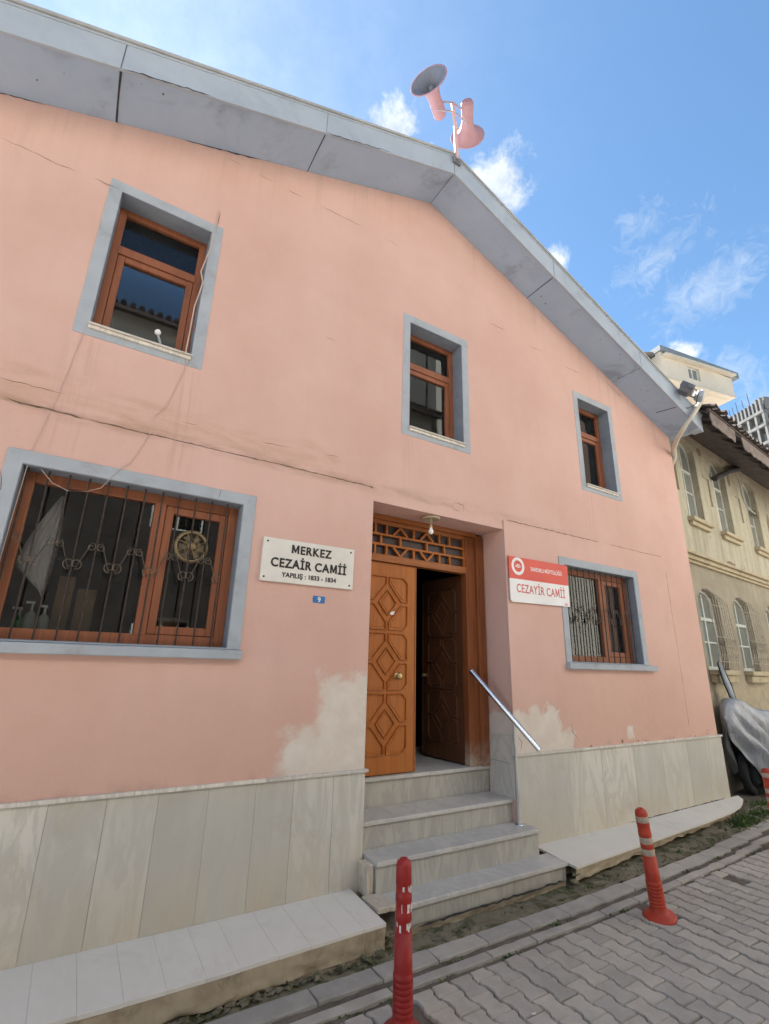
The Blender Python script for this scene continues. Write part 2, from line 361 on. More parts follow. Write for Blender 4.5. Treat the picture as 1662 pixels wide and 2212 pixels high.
WOODX = mat_wood('rail_wood', (.27, .085, .020), (.35, .12, .03), (.18, .05, .014), .42, axis='x')
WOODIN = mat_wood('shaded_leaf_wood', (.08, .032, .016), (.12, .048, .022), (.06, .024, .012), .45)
WOODW = mat_wood('window_wood', (.225, .075, .034), (.30, .105, .048), (.11, .04, .022), .5)
PLINTH = mat_marble('plinth_marble', (.50, .475, .42), (.56, .535, .485), (.45, .43, .385), 1, .38, dirtamt=.35, dirt=(.36, .28, .18), yel=(0, .5))
CAPM = mat_marble('cap_marble', (.58, .53, .47), (.64, .6, .54), (.45, .42, .38), 2, .4, dirtamt=.3)
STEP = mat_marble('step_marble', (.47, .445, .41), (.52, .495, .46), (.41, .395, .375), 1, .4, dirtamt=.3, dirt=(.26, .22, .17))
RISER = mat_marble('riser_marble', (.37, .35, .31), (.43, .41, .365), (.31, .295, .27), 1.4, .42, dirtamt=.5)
LEDGE = mat_marble('ledge_marble', (.66, .615, .55), (.69, .645, .58), (.655, .61, .545), 1.2, .5, island=False, dirtamt=.5, dirt=(.46, .40, .33))
LEDGEF = mat_simple('ledge_front', (.34, .27, .185), (.44, .36, .255), 7, .9, .5, 25, grime=(.075, .07, .04), gs=4.2, gamt=1.0)
GLASS = mat_glass()
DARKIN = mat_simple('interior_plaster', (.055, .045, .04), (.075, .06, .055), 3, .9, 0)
BAR = mat_simple('rusty_bar', (.035, .028, .026), (.075, .05, .04), 40, .6, .3, 60, metal=.3)
SCROLL = mat_simple('worn_bar_paint', (.11, .085, .065), (.17, .13, .095), 30, .6, .3, 60, metal=.2)
STEEL = mat_simple('stainless_steel', (.55, .56, .6), (.62, .63, .66), 8, .22, 0, metal=1)
BRASS = mat_simple('brass', (.45, .33, .16), (.55, .42, .22), 20, .35, 0, metal=1)
WHITEM = mat_simple('sign_marble', (.66, .63, .58), (.73, .70, .65), 4, .35, .05, grime=(.5, .4, .28), gs=3, gamt=.5)
BLACKT = mat_simple('letter_black', (.02, .018, .02), (.035, .03, .03), 60, .6, 0)
REDT = mat_simple('sign_red', (.62, .072, .05), (.68, .095, .065), 3, .35, 0)
REDL = mat_simple('letter_red', (.50, .07, .06), (.56, .09, .08), 3, .4, 0)
WHITEP = mat_simple('sign_white', (.74, .72, .72), (.80, .78, .78), 3, .35, 0)
BLUEP = mat_simple('plate_blue', (.045, .17, .40), (.06, .20, .45), 8, .35, 0, grime=(.2, .2, .2), gamt=.3)
ORANGE = mat_simple('bollard_orange', (.42, .045, .022), (.48, .06, .03), 6, .45, .15, 60, grime=(.26, .04, .025), gs=9, gamt=.6)
REDB = mat_simple('bollard_red', (.28, .018, .016), (.34, .026, .022), 6, .4, .15, 60, grime=(.16, .02, .015), gs=9, gamt=.6)
BANDT = mat_simple('reflective_band', (.40, .33, .25), (.48, .40, .32), 25, .5, .1, grime=(.35, .12, .08), gs=14, gamt=.6)
BANDW = mat_simple('worn_band', (.62, .55, .52), (.74, .68, .65), 25, .5, .1)
PAVER = mat_concrete('paver_concrete', (.385, .352, .308), (.445, .41, .365), damt=.2)
KERB = mat_concrete('kerb_concrete', (.36, .335, .295), (.43, .40, .36), damt=.35)
DIRT = mat_concrete('dirt', (.12, .10, .08), (.18, .15, .12), island=False, dirt=(.05, .042, .032), damt=.7, moss=.56)
VERGE = mat_concrete('verge_dirt', (.17, .145, .10), (.24, .205, .145), island=False, dirt=(.07, .06, .04), damt=.6, moss=.47)
GROUNDM = mat_concrete('ground_far', (.33, .32, .30), (.40, .385, .36), island=False)
HORN = mat_simple('horn_pink_paint', (.34, .19, .21), (.40, .225, .245), 5, .5, .1, 30, grime=(.33, .17, .17), gs=6, gamt=.4)
HORNIN = mat_simple('horn_inside', (.12, .13, .17), (.17, .18, .22), 5, .6, .1)
POLEP = mat_simple('pole_pink_paint', (.62, .36, .32), (.7, .42, .38), 5, .5, .1)
BULB = mat_simple('bulb_white', (.78, .78, .76), (.84, .84, .82), 5, .25, 0, spec=.6)
LAMPB = mat_simple('lamp_base_brass', (.40, .33, .22), (.48, .40, .28), 9, .5, .2)
CABLE = mat_simple('cable_pale', (.50, .38, .32), (.58, .46, .4), 9, .6, 0)

# ---------------------------------------------------------------- ground
def gz(x): return -.15 + .03*min(max(x-3.5, 0), 10)
def sheet(name, x0, x1, y0, y1, dz, mat, nx=40, ny=3, jit=0, edge=0):
    mb = MB(); v = []; f = []
    for j in range(ny+1):
        for i in range(nx+1):
            x = x0+(x1-x0)*i/nx; y = y0+(y1-y0)*j/ny
            e = edge*(noise.noise(Vector((x*9, y*3, 1)))) if j in (0, ny) else 0
            v.append((x, y+e, gz(x)+dz+(noise.noise(Vector((x*14, y*22, 4)))*jit if jit else 0)))
    for j in range(ny):
        for i in range(nx): a = j*(nx+1)+i; f.append((a, a+1, a+nx+2, a+nx+1))
    mb.add(v, f, True); return mb.build(name, mat)
xs = [-400, -60, -12, 3.5, 13.5, 60, 600]; mb = MB(); ys = [-500, -60, -8, 0.3, 20, 80, 700]
v = [(x, y, gz(x)-.045) for y in ys for x in xs]; f = [(j*7+i, j*7+i+1, j*7+i+8, j*7+i+7) for j in range(6) for i in range(6)]
mb.add(v, f); struct(mb.build('ground', GROUNDM))
struct(sheet('roadside_dirt', -6, 16, -5.9, .6, -.017, DIRT, 500, 90, .010))
struct(sheet('verge', -6, 14, -.592, -.2, -.006, VERGE, 500, 12, .022, .01))

def pavers():
    mb = MB(); a, b, h = .0715, .0565, .0845; PX, PY = .1375, .1745
    prof = [(-a, -h), (a, -h), (a, -h*.62), (b, -h*.36), (b, h*.36), (a, h*.62), (a, h), (-a, h), (-a, h*.62), (-b, h*.36), (-b, -h*.36), (-a, -h*.62)]
    n = len(prof)
    for i in range(-36, 92):
        for j in range(0, 27):
            cx = i*PX+.03; top = -.905; cy = top-(j+.5)*PY - (PY/2 if i % 2 else 0)
            half = False
            if cx > 9.5 and (j > 12): continue
            if i % 2 and j == 0:   # half stone at the kerb side
                pts = [(-a, -h+PY*0), (a, -h), (a, -h*.62), (b, -h*.36), (b, 0), (-b, 0), (-b, -h*.36), (-a, -h*.62)]
                ccy = cy+PY; P = pts
                if random.random() < .10: continue
                _pav(mb, P, cx, ccy); 
            P = prof
            if j == 0 and random.random() < .03: continue
            _pav(mb, P, cx, cy)
    return mb
def _pav(mb, P, cx, cy):
    dz = random.gauss(0, .0013); tx = random.gauss(0, .009); ty = random.gauss(0, .010); ro = random.gauss(0, .014)
    cx += random.gauss(0, .0016); cy += random.gauss(0, .0016); n = len(P); g = gz(cx); v = []
    c, s = math.cos(ro), math.sin(ro)
    for lvl, (ins, z) in enumerate(((.0, -.05), (.0, -.007), (.006, 0))):
        for (x, y) in P:
            l = math.hypot(x, y) or 1; k = 1-ins/l
            X, Y = x*k*1.0, y*k
            X, Y = X*.985, Y*.985
            jx = (random.random()-.5)*.0022; jy = (random.random()-.5)*.0022
            v.append((cx+X*c-Y*s+jx, cy+X*s+Y*c+jy, g+z+dz+X*tx+Y*ty))
    f = [tuple(range(2*n, 3*n))]
    for l in range(2):
        for i in range(n): j = (i+1) % n; f.append((l*n+i, l*n+j, (l+1)*n+j, (l+1)*n+i))
    mb.add(v, f)
struct(pavers().build('street', PAVER, recalc=False))

def rough_block(mb, x0, x1, y0, y1, zt, depth, j=.004, n=7, bev=.004):
    """kerb stone with slightly irregular worn edges"""
    pts = []
    for i in range(n+1): pts.append((x0+(x1-x0)*i/n, y0))
    for i in range(1, 3): pts.append((x1, y0+(y1-y0)*i/3))
    for i in range(n, -1, -1): pts.append((x0+(x1-x0)*i/n, y1))
    for i in range(2, 0, -1): pts.append((x0, y0+(y1-y0)*i/3))
    cxm, cym = (x0+x1)/2, (y0+y1)/2; m = len(pts); v = []
    jj = [(random.gauss(0, j), random.gauss(0, j)) for _ in pts]
    zf = zt if callable(zt) else (lambda x: zt)
    tl = random.gauss(0, .004)
    for ins, z in ((0, -depth), (0, -bev), (bev, 0)):
        for (x, y), (a, b) in zip(pts, jj):
            sx = ins if x < cxm else -ins; sy = ins if y < cym else -ins
            if abs(x-x0) > 1e-6 and abs(x-x1) > 1e-6: sx = 0
            if abs(y-y0) > 1e-6 and abs(y-y1) > 1e-6: sy = 0
            v.append((x+a*.5+sx, y+b+sy, zf(x)+z+(y-cym)*tl*4))
    f = [tuple(range(2*m, 3*m))]
    for l in range(2):
        for i in range(m): k = (i+1) % m; f.append((l*m+i, l*m+k, (l+1)*m+k, (l+1)*m+i))
    mb.add(v, f)
def kerb_y(x): return -.585 - .02*math.exp(-((x-5)/1.2)**2) + max(0, x-5.6)*.055
mb = MB(); x = -4.02
while x < 15:
    L = random.choice((.39, .40, .77, .40)) if x > 2.3 else random.choice((.76, .78, .4))
    x1 = x+L-.007; y = kerb_y((x+x1)/2); rough_block(mb, x, x1, y, y-.135, lambda q: gz(q)+.0, .1, .003); x += L
struct(mb.build('kerb', KERB, recalc=False))
mb = MB(); x = -4.3
while x < 15:
    L = random.choice((.39, .40, .72, .6)); x1 = x+L-.009; y = kerb_y((x+x1)/2)-.205
    rough_block(mb, x, x1, y, y-.066, lambda q: gz(q)+.002, .1, .0035); x += L
struct(mb.build('gutter_edging', KERB, recalc=False))

# ---------------------------------------------------------------- the mosque
MOSQ = thing('mosque_building', 'salmon pink gabled building with grey fascia, marble plinth and carved wooden door', 'building', (2.73, 0, 0))
APX, AZ, SL, SR = 2.73, 6.93, .378, .388
XL, XR = -2.0, 7.41
def roofz(x, top=AZ): return top-(SL*(APX-x) if x < APX else SR*(x-APX))
UP = [(-.30, .39), (2.455, 3.165), (5.185, 5.845)]
Z0, Z1 = 3.80, 5.045
LW = (-.46, .925, 1.63, 2.685); RW = (4.6, 5.925, 1.63, 2.69); DR = (2.07, 3.68, .10, 2.955)
def rect(x0, x1, z0, z1): return [(x0, z0), (x1, z0), (x1, z1), (x0, z1)]
outer = [(XL, -.3), (XR, -.3), (XR, roofz(XR)), (APX, AZ), (XL, roofz(XL))]
mb = MB(); mb.slab_holes(outer, [rect(a, b, Z0, Z1) for a, b in UP]+[rect(*LW), rect(*RW), rect(*DR)], 0, .34)
# side and back walls of the building
mb.box(XR-.3, XR, .34, 11, -.3, roofz(XR)-.05); mb.box(XL, XL+.3, .34, 11, -.3, roofz(XL)-.05)
wall = mb.build('wall', PNK, MOSQ)
# lower wall is 15 mm proud, with a hole for each window
mb = MB()
mb.slab_holes([(XL-.01, .78), (2.072, .78), (2.072, 3.075), (XL-.01, 3.075)], [rect(*LW)], -.016, -.001)
mb.slab_holes([(3.68, .78), (6.71, .78), (6.70, 3.06), (3.68, 3.06)], [rect(*RW)], -.016, -.001)
mb.build('lower_wall_render', PNK, MOSQ, bevel=.004)
# grey reveals: thin lining in each window opening
def lining(a, b, c, d, y0, y1, t=.004):
    m = MB(); m.box(a, a+t, y0, y1, c, d); m.box(b-t, b, y0, y1, c, d); m.box(a+t, b-t, y0, y1, d-t, d); m.box(a+t, b-t, y0, y1, c, c+t); return m

def frame_rect(m, x0, x1, z0, z1, w, y0, y1):
    m.box(x0, x0+w, y0, y1, z0, z1); m.box(x1-w, x1, y0, y1, z0, z1)
    m.box(x0+w, x1-w, y0+.001, y1-.001, z0, z0+w); m.box(x0+w, x1-w, y0+.001, y1-.001, z1-w, z1)
    return m
def upper_window(a, b, lab):
    fy = .155
    fr = frame_rect(MB(), a+.004, b-.004, Z0+.02, Z1-.004, .055, fy, fy+.07)
    fr.box(a+.05, b-.05, fy-.006, fy+.066, 4.60, 4.675)
    w = fr.build('window', WOODW, MOSQ, bevel=.004); w['label'] = lab
    s = frame_rect(MB(), a+.062, b-.062, Z0+.078, 4.597, .05, fy+.004, fy+.05); s.build('sash', WOODW, w, bevel=.005)
    g = MB(); g.box(a+.055, b-.055, fy+.03, fy+.034, 4.67, Z1-.055); g.box(a+.105, b-.105, fy+.028, fy+.032, Z0+.12, 4.55); g.build('pane', GLASS, w)
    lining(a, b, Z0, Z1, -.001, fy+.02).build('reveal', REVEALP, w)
    bd = MB(); o = .088
    zt, zb = Z1+.088, Z0-.09
    bd.slab_holes([(a-o, zb), (b+o, zb+.004), (b+o-.003, zt), (a-o+.004, zt-.003)], [rect(a, b, Z0, Z1)], -.004, 0.0015); bd.build('painted_surround', GREYP, w)
    s = MB(); s.box(a-.008, b+.006, -.034, fy+.01, Z0-.008, Z0+.008); s.box(a-.004, b+.0, -.020, 0, Z0-.034, Z0-.0085); s.build('sill', CAPM, w, bevel=.004)
    return w
upper_window(*UP[0], 'large upper window reflecting blue sky'); upper_window(*UP[1], 'upper window above the door'); upper_window(*UP[2], 'upper window nearest the right corner')

def scroll(m, x0, x1, zt, zb, y, r=.0034):
    """an S scroll of bent bar: curl at top x0, diagonal, curl at the bottom x1"""
    pts = []; s = 1 if x1 > x0 else -1; rc = .029
    for i in range(14, -1, -1):
        t = i/14*R(430); rr = rc*(1-.7*i/14); pts.append((x0+s*(-rr*math.sin(t)*1.0), y, zt-rc+rr*math.cos(t)))
    for i in range(15):
        t = i/14*R(400); rr = rc*1.25*(1-.6*i/14); pts.append((x1+s*(rr*math.sin(t)*-1.0), y, zb+rc*1.25-rr*math.cos(t)))
    m.tube(pts, r, 6)
def lower_window(W_, lab, mull, bars, gy=.03):
    a, b, c, d = W_; fy = .10
    fr = frame_rect(MB(), a+.004, b-.004, c+.004, d-.004, .068, fy, fy+.07); fr.box(mull, mull+.075, fy-.004, fy+.066, c+.06, d-.06)
    w = fr.build('window', WOODW, MOSQ, bevel=.004); w['label'] = lab
    s = frame_rect(MB(), mull+.078, b-.075, c+.075, d-.075, .055, fy+.004, fy+.05); s.build('sash', WOODW, w, bevel=.005)
    g = MB(); g.box(a+.07, mull, fy+.03, fy+.034, c+.07, d-.07); g.box(mull+.13, b-.128, fy+.032, fy+.036, c+.13, d-.128); g.build('pane', GLASS, w)
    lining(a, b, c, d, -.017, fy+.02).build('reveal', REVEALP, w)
    bd = MB(); o = .093
    bd.slab_holes([(a-o, c-.01), (b+o, c-.01), (b+o, d+.085), (a-o+.004, d+.09)], [rect(*W_)], -.026, -.015); bd.build('painted_surround', GREYP, w, bevel=.004)
    s = MB(); s.box(a-.1, b+.1 if a < 0 else b+.2, -.072, .0, c-.075, c-.012); s.build('sill', GREYP, w, bevel=.008)
    gr = MB()
    for x in bars: gr.tube([(x, gy, c+.004), (x+random.gauss(0, .001), gy, (c+d)/2), (x, gy, d-.004)], .0058, 8)
    gr.build('bars', BAR, w)
    sc = MB(); k = 0; x = bars[0]
    gap = bars[1]-bars[0]
    for i in range(len(bars)-1):
        x0 = bars[i]; m_ = x0+gap*.5
        if i % 2 == 0: scroll(sc, x0+.03, x0+gap*.85, c+.625, c+.44, gy-.010)
        else: scroll(sc, x0+gap*.75, x0+.02, c+.625, c+.44, gy-.010)
    sc.build('scrollwork', SCROLL, w)
    return w
LWIN = lower_window(LW, 'wide barred window with round vent fan', .332, [-.43+.1135*i for i in range(12)])
RWIN = lower_window(RW, 'barred window beside the red sign', 5.36, [4.675+.1075*i for i in range(12)])
# vent fan set in the pane of the left window
fan = MB(); T = Matrix.Translation((.617, .125, 2.335)) @ Matrix.Rotation(R(90), 4, 'X')
fan.lathe([(.118, -.012), (.122, .01), (.112, .03), (.100, .03), (.098, .012), (.100, -.012)], 36, M=T)
fan.lathe([(.001, .035), (.030, .034), (.034, .02), (.034, 0)], 20, M=T)
for rr in (.045, .058): fan.tube([(.617+rr*math.cos(t), .094, 2.335+rr*math.sin(t)) for t in [2*math.pi*i/24 for i in range(24)]], .003, 6, closed=True)
for i in range(8):
    t = 2*math.pi*i/8+.2; fan.tube([(.617+.03*math.cos(t), .094, 2.335+.03*math.sin(t)), (.617+.11*math.cos(t+.25), .094, 2.335+.11*math.sin(t+.25))], .0035, 6)
FANM = mat_simple('fan_bronze', (.22, .16, .09), (.30, .22, .12), 12, .45, .1, metal=.5)
fo = tag(fan.build('vent_fan', FANM), 'round bronze vent fan fitted in the window left of the door', 'vent fan')
bl = MB()
for i in range(6):
    t = 2*math.pi*i/6
    p = [(.03*math.cos(t), .03*math.sin(t)), (.09*math.cos(t-.25), .09*math.sin(t-.25)), (.092*math.cos(t+.3), .092*math.sin(t+.3))]
    bl.prism([(.617+x, 2.335+z) for x, z in p], .118, .121)
b_ = bl.build('blade', mat_simple('blade_metal', (.15, .12, .09), (.2, .16, .12), 9, .5, .1, metal=.4), fo)

# fascia, soffit, roof
def gable_strip(z_off0, z_off1, y0, y1, xl, xr, name, mat, bevel=0, parent=MOSQ):
    m = MB()
    for xa, xb in ((xl, APX), (APX, xr)):
        za, zb = roofz(xa), roofz(xb)
        m.add([(xa, y0, za+z_off0), (xb, y0, zb+z_off0), (xb, y0, zb+z_off1), (xa, y0, za+z_off1), (xa, y1, za+z_off0), (xb, y1, zb+z_off0), (xb, y1, zb+z_off1), (xa, y1, za+z_off1)],
              [(0, 1, 2, 3), (5, 4, 7, 6), (0, 4, 5, 1), (3, 2, 6, 7), (0, 3, 7, 4), (1, 5, 6, 2)])
    return m.build(name, mat, parent, bevel)
XO, XOR = XL-.35, 7.52
gable_strip(-.045, -.01, -.428, -.002, XO, XR+.02, 'soffit', SOFF)
FA = gable_strip(-.055, .215, -.455, -.43, XO, XOR, 'fascia', FASC, .004)
gable_strip(.222, .25, -.475, 11.2, XO-.02, XOR+.02, 'roof', ROOF)
gable_strip(.20, .2215, -.462, -.41, XO-.02, XOR+.02, 'roof_edge_trim', FASC, .003, FA)
jm = MB()      # open joints between the board panels
for xj, wd in ((-.45, .010), (1.17, .005), (4.33, .006), (6.05, .003), (2.73, .0025)):
    z = roofz(xj)
    jm.add([(xj-wd, -.43, z-.0475), (xj+wd, -.43, z-.0475), (xj+wd*.6, -.22, z-.0475+.0), (xj+wd, -.005, z-.0475), (xj-wd*.5, -.005, z-.0475), (xj-wd*1.2, -.22, z-.0475)], [(0, 1, 2, 3, 4, 5)])
    jm.box(xj-wd*.25, xj+wd*.25, -.457, -.4545, z-.05, z+.20)
def ragged(m, pts, w, y, seg=14, amp=1.0):
    """ragged dark line on the wall; pts in (x,z)"""
    P = []
    for (a, b) in zip(pts[:-1], pts[1:]):
        n = max(2, int(math.hypot(b[0]-a[0], b[1]-a[1])*seg*2))
        P += [(a[0]+(b[0]-a[0])*i/n, a[1]+(b[1]-a[1])*i/n) for i in range(n)]
    P.append(pts[-1]); N = len(P); v = []
    for i, (x, z) in enumerate(P):
        e = min(1, i/2, (N-1-i)/2); ww = w*e*(.45+random.random()*1.1)+.0003; dz = random.gauss(0, .0035)*amp
        dx, dz_ = (P[min(i+1, N-1)][0]-P[max(i-1, 0)][0], P[min(i+1, N-1)][1]-P[max(i-1, 0)][1]); L = math.hypot(dx, dz_) or 1
        nx, nz_ = -dz_/L, dx/L
        yy = y(x) if callable(y) else y
        v += [(x+nx*(ww+dz), yy, z+nz_*(ww+dz)), (x+nx*(dz-ww), yy, z+nz_*(dz-ww))]
    m.add(v, [(2*i, 2*i+1, 2*i+3, 2*i+2) for i in range(N-1)])
ragged(jm, [(-.45, roofz(-.45)-.03), (-.1, roofz(-.1)-.035), (.3, roofz(.3)-.05), (.7, roofz(.7)-.05)], .006, -.0035)
ragged(jm, [(-2, roofz(-2)-.05), (-.9, roofz(-.9)-.05)], .003, -.0035)
ragged(jm, [(5.9, roofz(5.9)-.16), (6.2, roofz(6.2)-.17), (6.25, roofz(6.25)-.08)], .002, -.0035)
ragged(jm, [(-.44, roofz(-.44)-.05), (.1, roofz(.1)-.05), (.2, roofz(.2)-.052)], .005, lambda x: -.4565)
ragged(jm, [(1.17, roofz(1.17)-.05), (1.9, roofz(1.9)-.045)], .004, lambda x: -.4565)
jm.build('open_joints', JOINT, FA)
# small rust spots on the soffit
sp = MB()
for _ in range(16):
    x = random.uniform(-1.6, 7.2); y = random.uniform(-.40, -.03); z = roofz(x)-.0468; r = random.uniform(.003, .010)
    sgn = SL if x < APX else -SR
    sp.add([(x+r*math.cos(t)*random.uniform(.6, 1.2), y+r*math.sin(t), z+r*math.cos(t)*sgn) for t in [2*math.pi*i/7 for i in range(7)]], [tuple(range(7))])
sp.build('rust_spots', CRACK, FA)
# cracks on the wall
cr = MB(); Yu, Yl = -.0012, -.0172
for l in ([(-1.07, 5.036), (-.78, 5.036), (-.606, 5.034)], [(-.49, 5.045), (-.3, 5.05)], [(.403, 5.93), (.542, 5.93)], [(.708, 5.93), (.844, 5.935)], [(.975, 5.93), (1.167, 5.945)], [(1.344, 5.95), (1.83, 5.975)],
          [(2.1, 5.98), (2.3, 5.98)], [(-.69, 3.224), (-.475, 3.224), (-.34, 3.226)], [(.398, 3.24), (.513, 3.25)], [(1.0, 3.245), (1.25, 3.254)], [(1.579, 3.282), (1.714, 3.288)], [(.39, 5.05), (.47, 5.07)], [(.42, 5.06), (.43, 5.3)],
          [(3.2, 5.05), (3.27, 5.05)], [(1.5, 4.45), (1.62, 4.46)], [(3.6, 5.55), (3.9, 5.56)], [(4.3, 5.5), (4.55, 5.52)], [(5.0, 5.45), (5.3, 5.47)]): ragged(cr, l, .0018, -.0055 if l[0][0] in (.39, .42, 3.2, -.49) else Yu)
ragged(cr, [(-.64, 3.092), (-.465, 3.081), (-.176, 3.0765)], .005, -.0165); ragged(cr, [(-.176, 3.0765), (.2, 3.0765), (.779, 3.08), (1.274, 3.08), (1.75, 3.078), (2.06, 3.076)], .0035, -.0165, amp=.7)
ragged(cr, [(3.69, 3.062), (4.2, 3.062), (4.9, 3.06), (5.3, 3.06)], .0032, -.0165, amp=.6); ragged(cr, [(5.5, 3.06), (6.2, 3.055), (6.68, 3.06)], .002, -.0165, amp=.6)
ragged(cr, [(6.72, 2.9), (6.715, 2.4), (6.73, 1.6), (6.725, .9)], .0022, -.0165, amp=.6)
ragged(cr, [(3.0, 3.12), (3.14, 3.12), (3.14, 3.05)], .002, Yu); ragged(cr, [(3.0, 3.12), (3.0, 3.05), (3.14, 3.05)], .0012, Yu)
ragged(cr, [(4.5, 1.05), (4.52, .95), (4.6, .85)], .0022, Yl); ragged(cr, [(3.72, .95), (3.78, .88), (3.75, .8)], .003, Yl)
ragged(cr, [(2.02, 3.08), (2.07, 3.072)], .012, -.0175)
ragged(cr, [(.73, 2.69), (.74, 2.77)], .003, -.0272)
ragged(cr, [(-.56, 2.62), (-.53, 2.5), (-.56, 2.42)], .002, -.0272)
cr.build('cracks', CRACK, wall)
ch = MB()     # chipped render along the foot of the wall above the plinth and at the door corner
for _ in range(14):
    x = random.uniform(4.3, 7.3); z = .79+abs(random.gauss(0, .03)); r = random.uniform(.004, .016)
    ch.add([(x+r*math.cos(t)*random.uniform(.5, 1.6), Yl if x < 6.7 else Yu, z+r*math.sin(t)*random.uniform(.4, 1)) for t in [2*math.pi*i/8 for i in range(8)]], [tuple(range(8))])
ch.build('chips', CRACK, wall)

# plinth of marble slabs
mb = MB()
js = [-1.0, -.68, -.35, .05, .34, .62, .92, 1.23, 1.50, 1.81, 2.075]
for a, b in zip(js[:-1], js[1:]): g_ = .0016 if round(a, 2) in (.05, .34, 1.23, 1.81) else .0007; mb.box(a+g_*.8, b-g_*.8, -.024+random.gauss(0, .0008), 0, -.1, .762)
mb.box(XL-.01, -1.002, -.024, 0, -.1, .762)
PLL = mb.build('plinth', PLINTH, MOSQ, bevel=.0015); mb = MB()
js = [3.682, 4.42, 4.93, 5.5, 6.05, 6.6, 7.02, 7.44]
for a, b in zip(js[:-1], js[1:]): mb.box(a+.0012, b-.0012, -.024+random.gauss(0, .0006), 0, -.1, .762)
mb.box(7.412, 7.436, 0, 1.2, -.1, .762)
PL = mb.build('plinth', PLINTH, MOSQ, bevel=.0015)
mb = MB()
js = [XL, -.9, .48, 1.3, 2.095]
for a, b in zip(js[:-1], js[1:]): mb.box(a+.001, b-.001, -.043, .0, .764, .786)
mb.build('plinth_cap', CAPM, PLL, bevel=.003); mb = MB()
js = [3.665, 4.6, 5.5, 6.5, 7.455]
for a, b in zip(js[:-1], js[1:]): mb.box(a+.001, b-.001, -.043, .0, .764+.001, .786+.001)
mb.build('plinth_cap', CAPM, PL, bevel=.003)
bk = MB(); bk.box(XL, 2.07, -.02, -.002, -.1, .76); bk.box(3.69, 7.4, -.02, -.002, -.1, .76); bk.build('plinth_joints', mat_simple('joint_mortar', (.33, .29, .225), (.4, .35, .28), 9, .9, 0), PL)

# pavement ledge at the wall foot
mb = MB(); js = [-2.4, -2.0, -1.6, -1.2, -.8, -.47, -.08, .126, .318, .509, .698, .887, 1.06, 1.277, 1.47, 1.665, 1.83, 1.985]
def lf(x): return -.525-.02*math.sin(x*2.3)
for a, b in zip(js[:-1], js[1:]):
    e = random.gauss(0, .0015)
    mb.add([(a+.0004, -.025, .028), (b-.0004, -.025, .028), (b-.0004, lf(b)+e, .006), (a+.0004, lf(a)+e, .006), (a+.0004, -.025, .008), (b-.0004, -.025, .008), (b-.0004, lf(b)+e, -.014), (a+.0004, lf(a)+e, -.014)],
           [(3, 2, 1, 0), (4, 5, 6, 7), (0, 1, 5, 4), (1, 2, 6, 5), (2, 3, 7, 6), (3, 0, 4, 7)])
LDL = mb.build('ledge', LEDGE, MOSQ, bevel=.0012); mb = MB()
def rf(x):
    P = [(3.86, -.465), (5.0, -.39), (6.2, -.335), (6.9, -.285), (7.3, -.2), (7.62, -.08)]
    for (a, p), (b, q) in zip(P[:-1], P[1:]):
        if x <= b: return p+(q-p)*(x-a)/(b-a)
    return -.08
js = [3.86, 4.45, 5.05, 5.62, 6.2, 6.75, 6.95, 7.15, 7.35, 7.62]
for a, b in zip(js[:-1], js[1:]):
    za, zb = .03+max(0, a-5)*.012, .03+max(0, b-5)*.012
    mb.add([(a+.0012, -.025, za), (b-.0012, -.025, zb), (b-.0012, rf(b), zb-.03), (a+.0012, rf(a), za-.03), (a+.0012, -.025, za-.02), (b-.0012, -.025, zb-.02), (b-.0012, rf(b), zb-.05), (a+.0012, rf(a), za-.05)],
           [(3, 2, 1, 0), (4, 5, 6, 7), (0, 1, 5, 4), (1, 2, 6, 5), (2, 3, 7, 6), (3, 0, 4, 7)])
LD = mb.build('ledge', LEDGE, MOSQ, bevel=.0012)
def rough_front(m, x0, x1, yf, zt, zb, n, seed=0):
    """crumbled concrete face below a ledge; yf, zt, zb are functions of x"""
    rows = 7; v = []; f = []
    for i in range(n+1):
        x = x0+(x1-x0)*i/n
        for j in range(rows):
            t = j/(rows-1); q = noise.noise(Vector((x*7+seed, t*3, 1)))*.014+noise.noise(Vector((x*25, t*8+seed, 5)))*.007
            foot = zb(x)+noise.noise(Vector((x*6+seed, 2, 8)))*.02
            v.append((x, yf(x)+.004+q*(.2+t)+t*.012, zt(x)+(foot-zt(x))*t))
    for i in range(n):
        for j in range(rows-1): a = i*rows+j; f.append((a, a+1, a+rows+1, a+rows))
    m.add(v, f, True)
mb = MB(); rough_front(mb, -2.4, 1.985, lf, lambda x: -.008, lambda x: -.135, 260); mb.box(-2.4, 1.975, -.49, -.03, -.2, -.016); mb.build('ledge_front', LEDGEF, LDL); mb = MB()
rough_front(mb, 3.86, 7.55, rf, lambda x: -.018+max(0, x-5)*.012, lambda x: gz(x)+.03, 220, 9)
# end faces and hidden bodies so that the ledge is solid
mb.box(3.87, 6.9, -.25, -.03, -.2, -.02); mb.box(6.9, 7.5, -.1, -.03, -.2, 0)
mb.build('ledge_front', LEDGEF, LD)
# mortar at the joint between plinth and ledge
mb = MB(); ragged(mb, [(5.3, .036), (6.2, .045), (6.9, .055), (7.3, .058)], .006, -.0262); mb.build('open_gap', JOINT, LD)

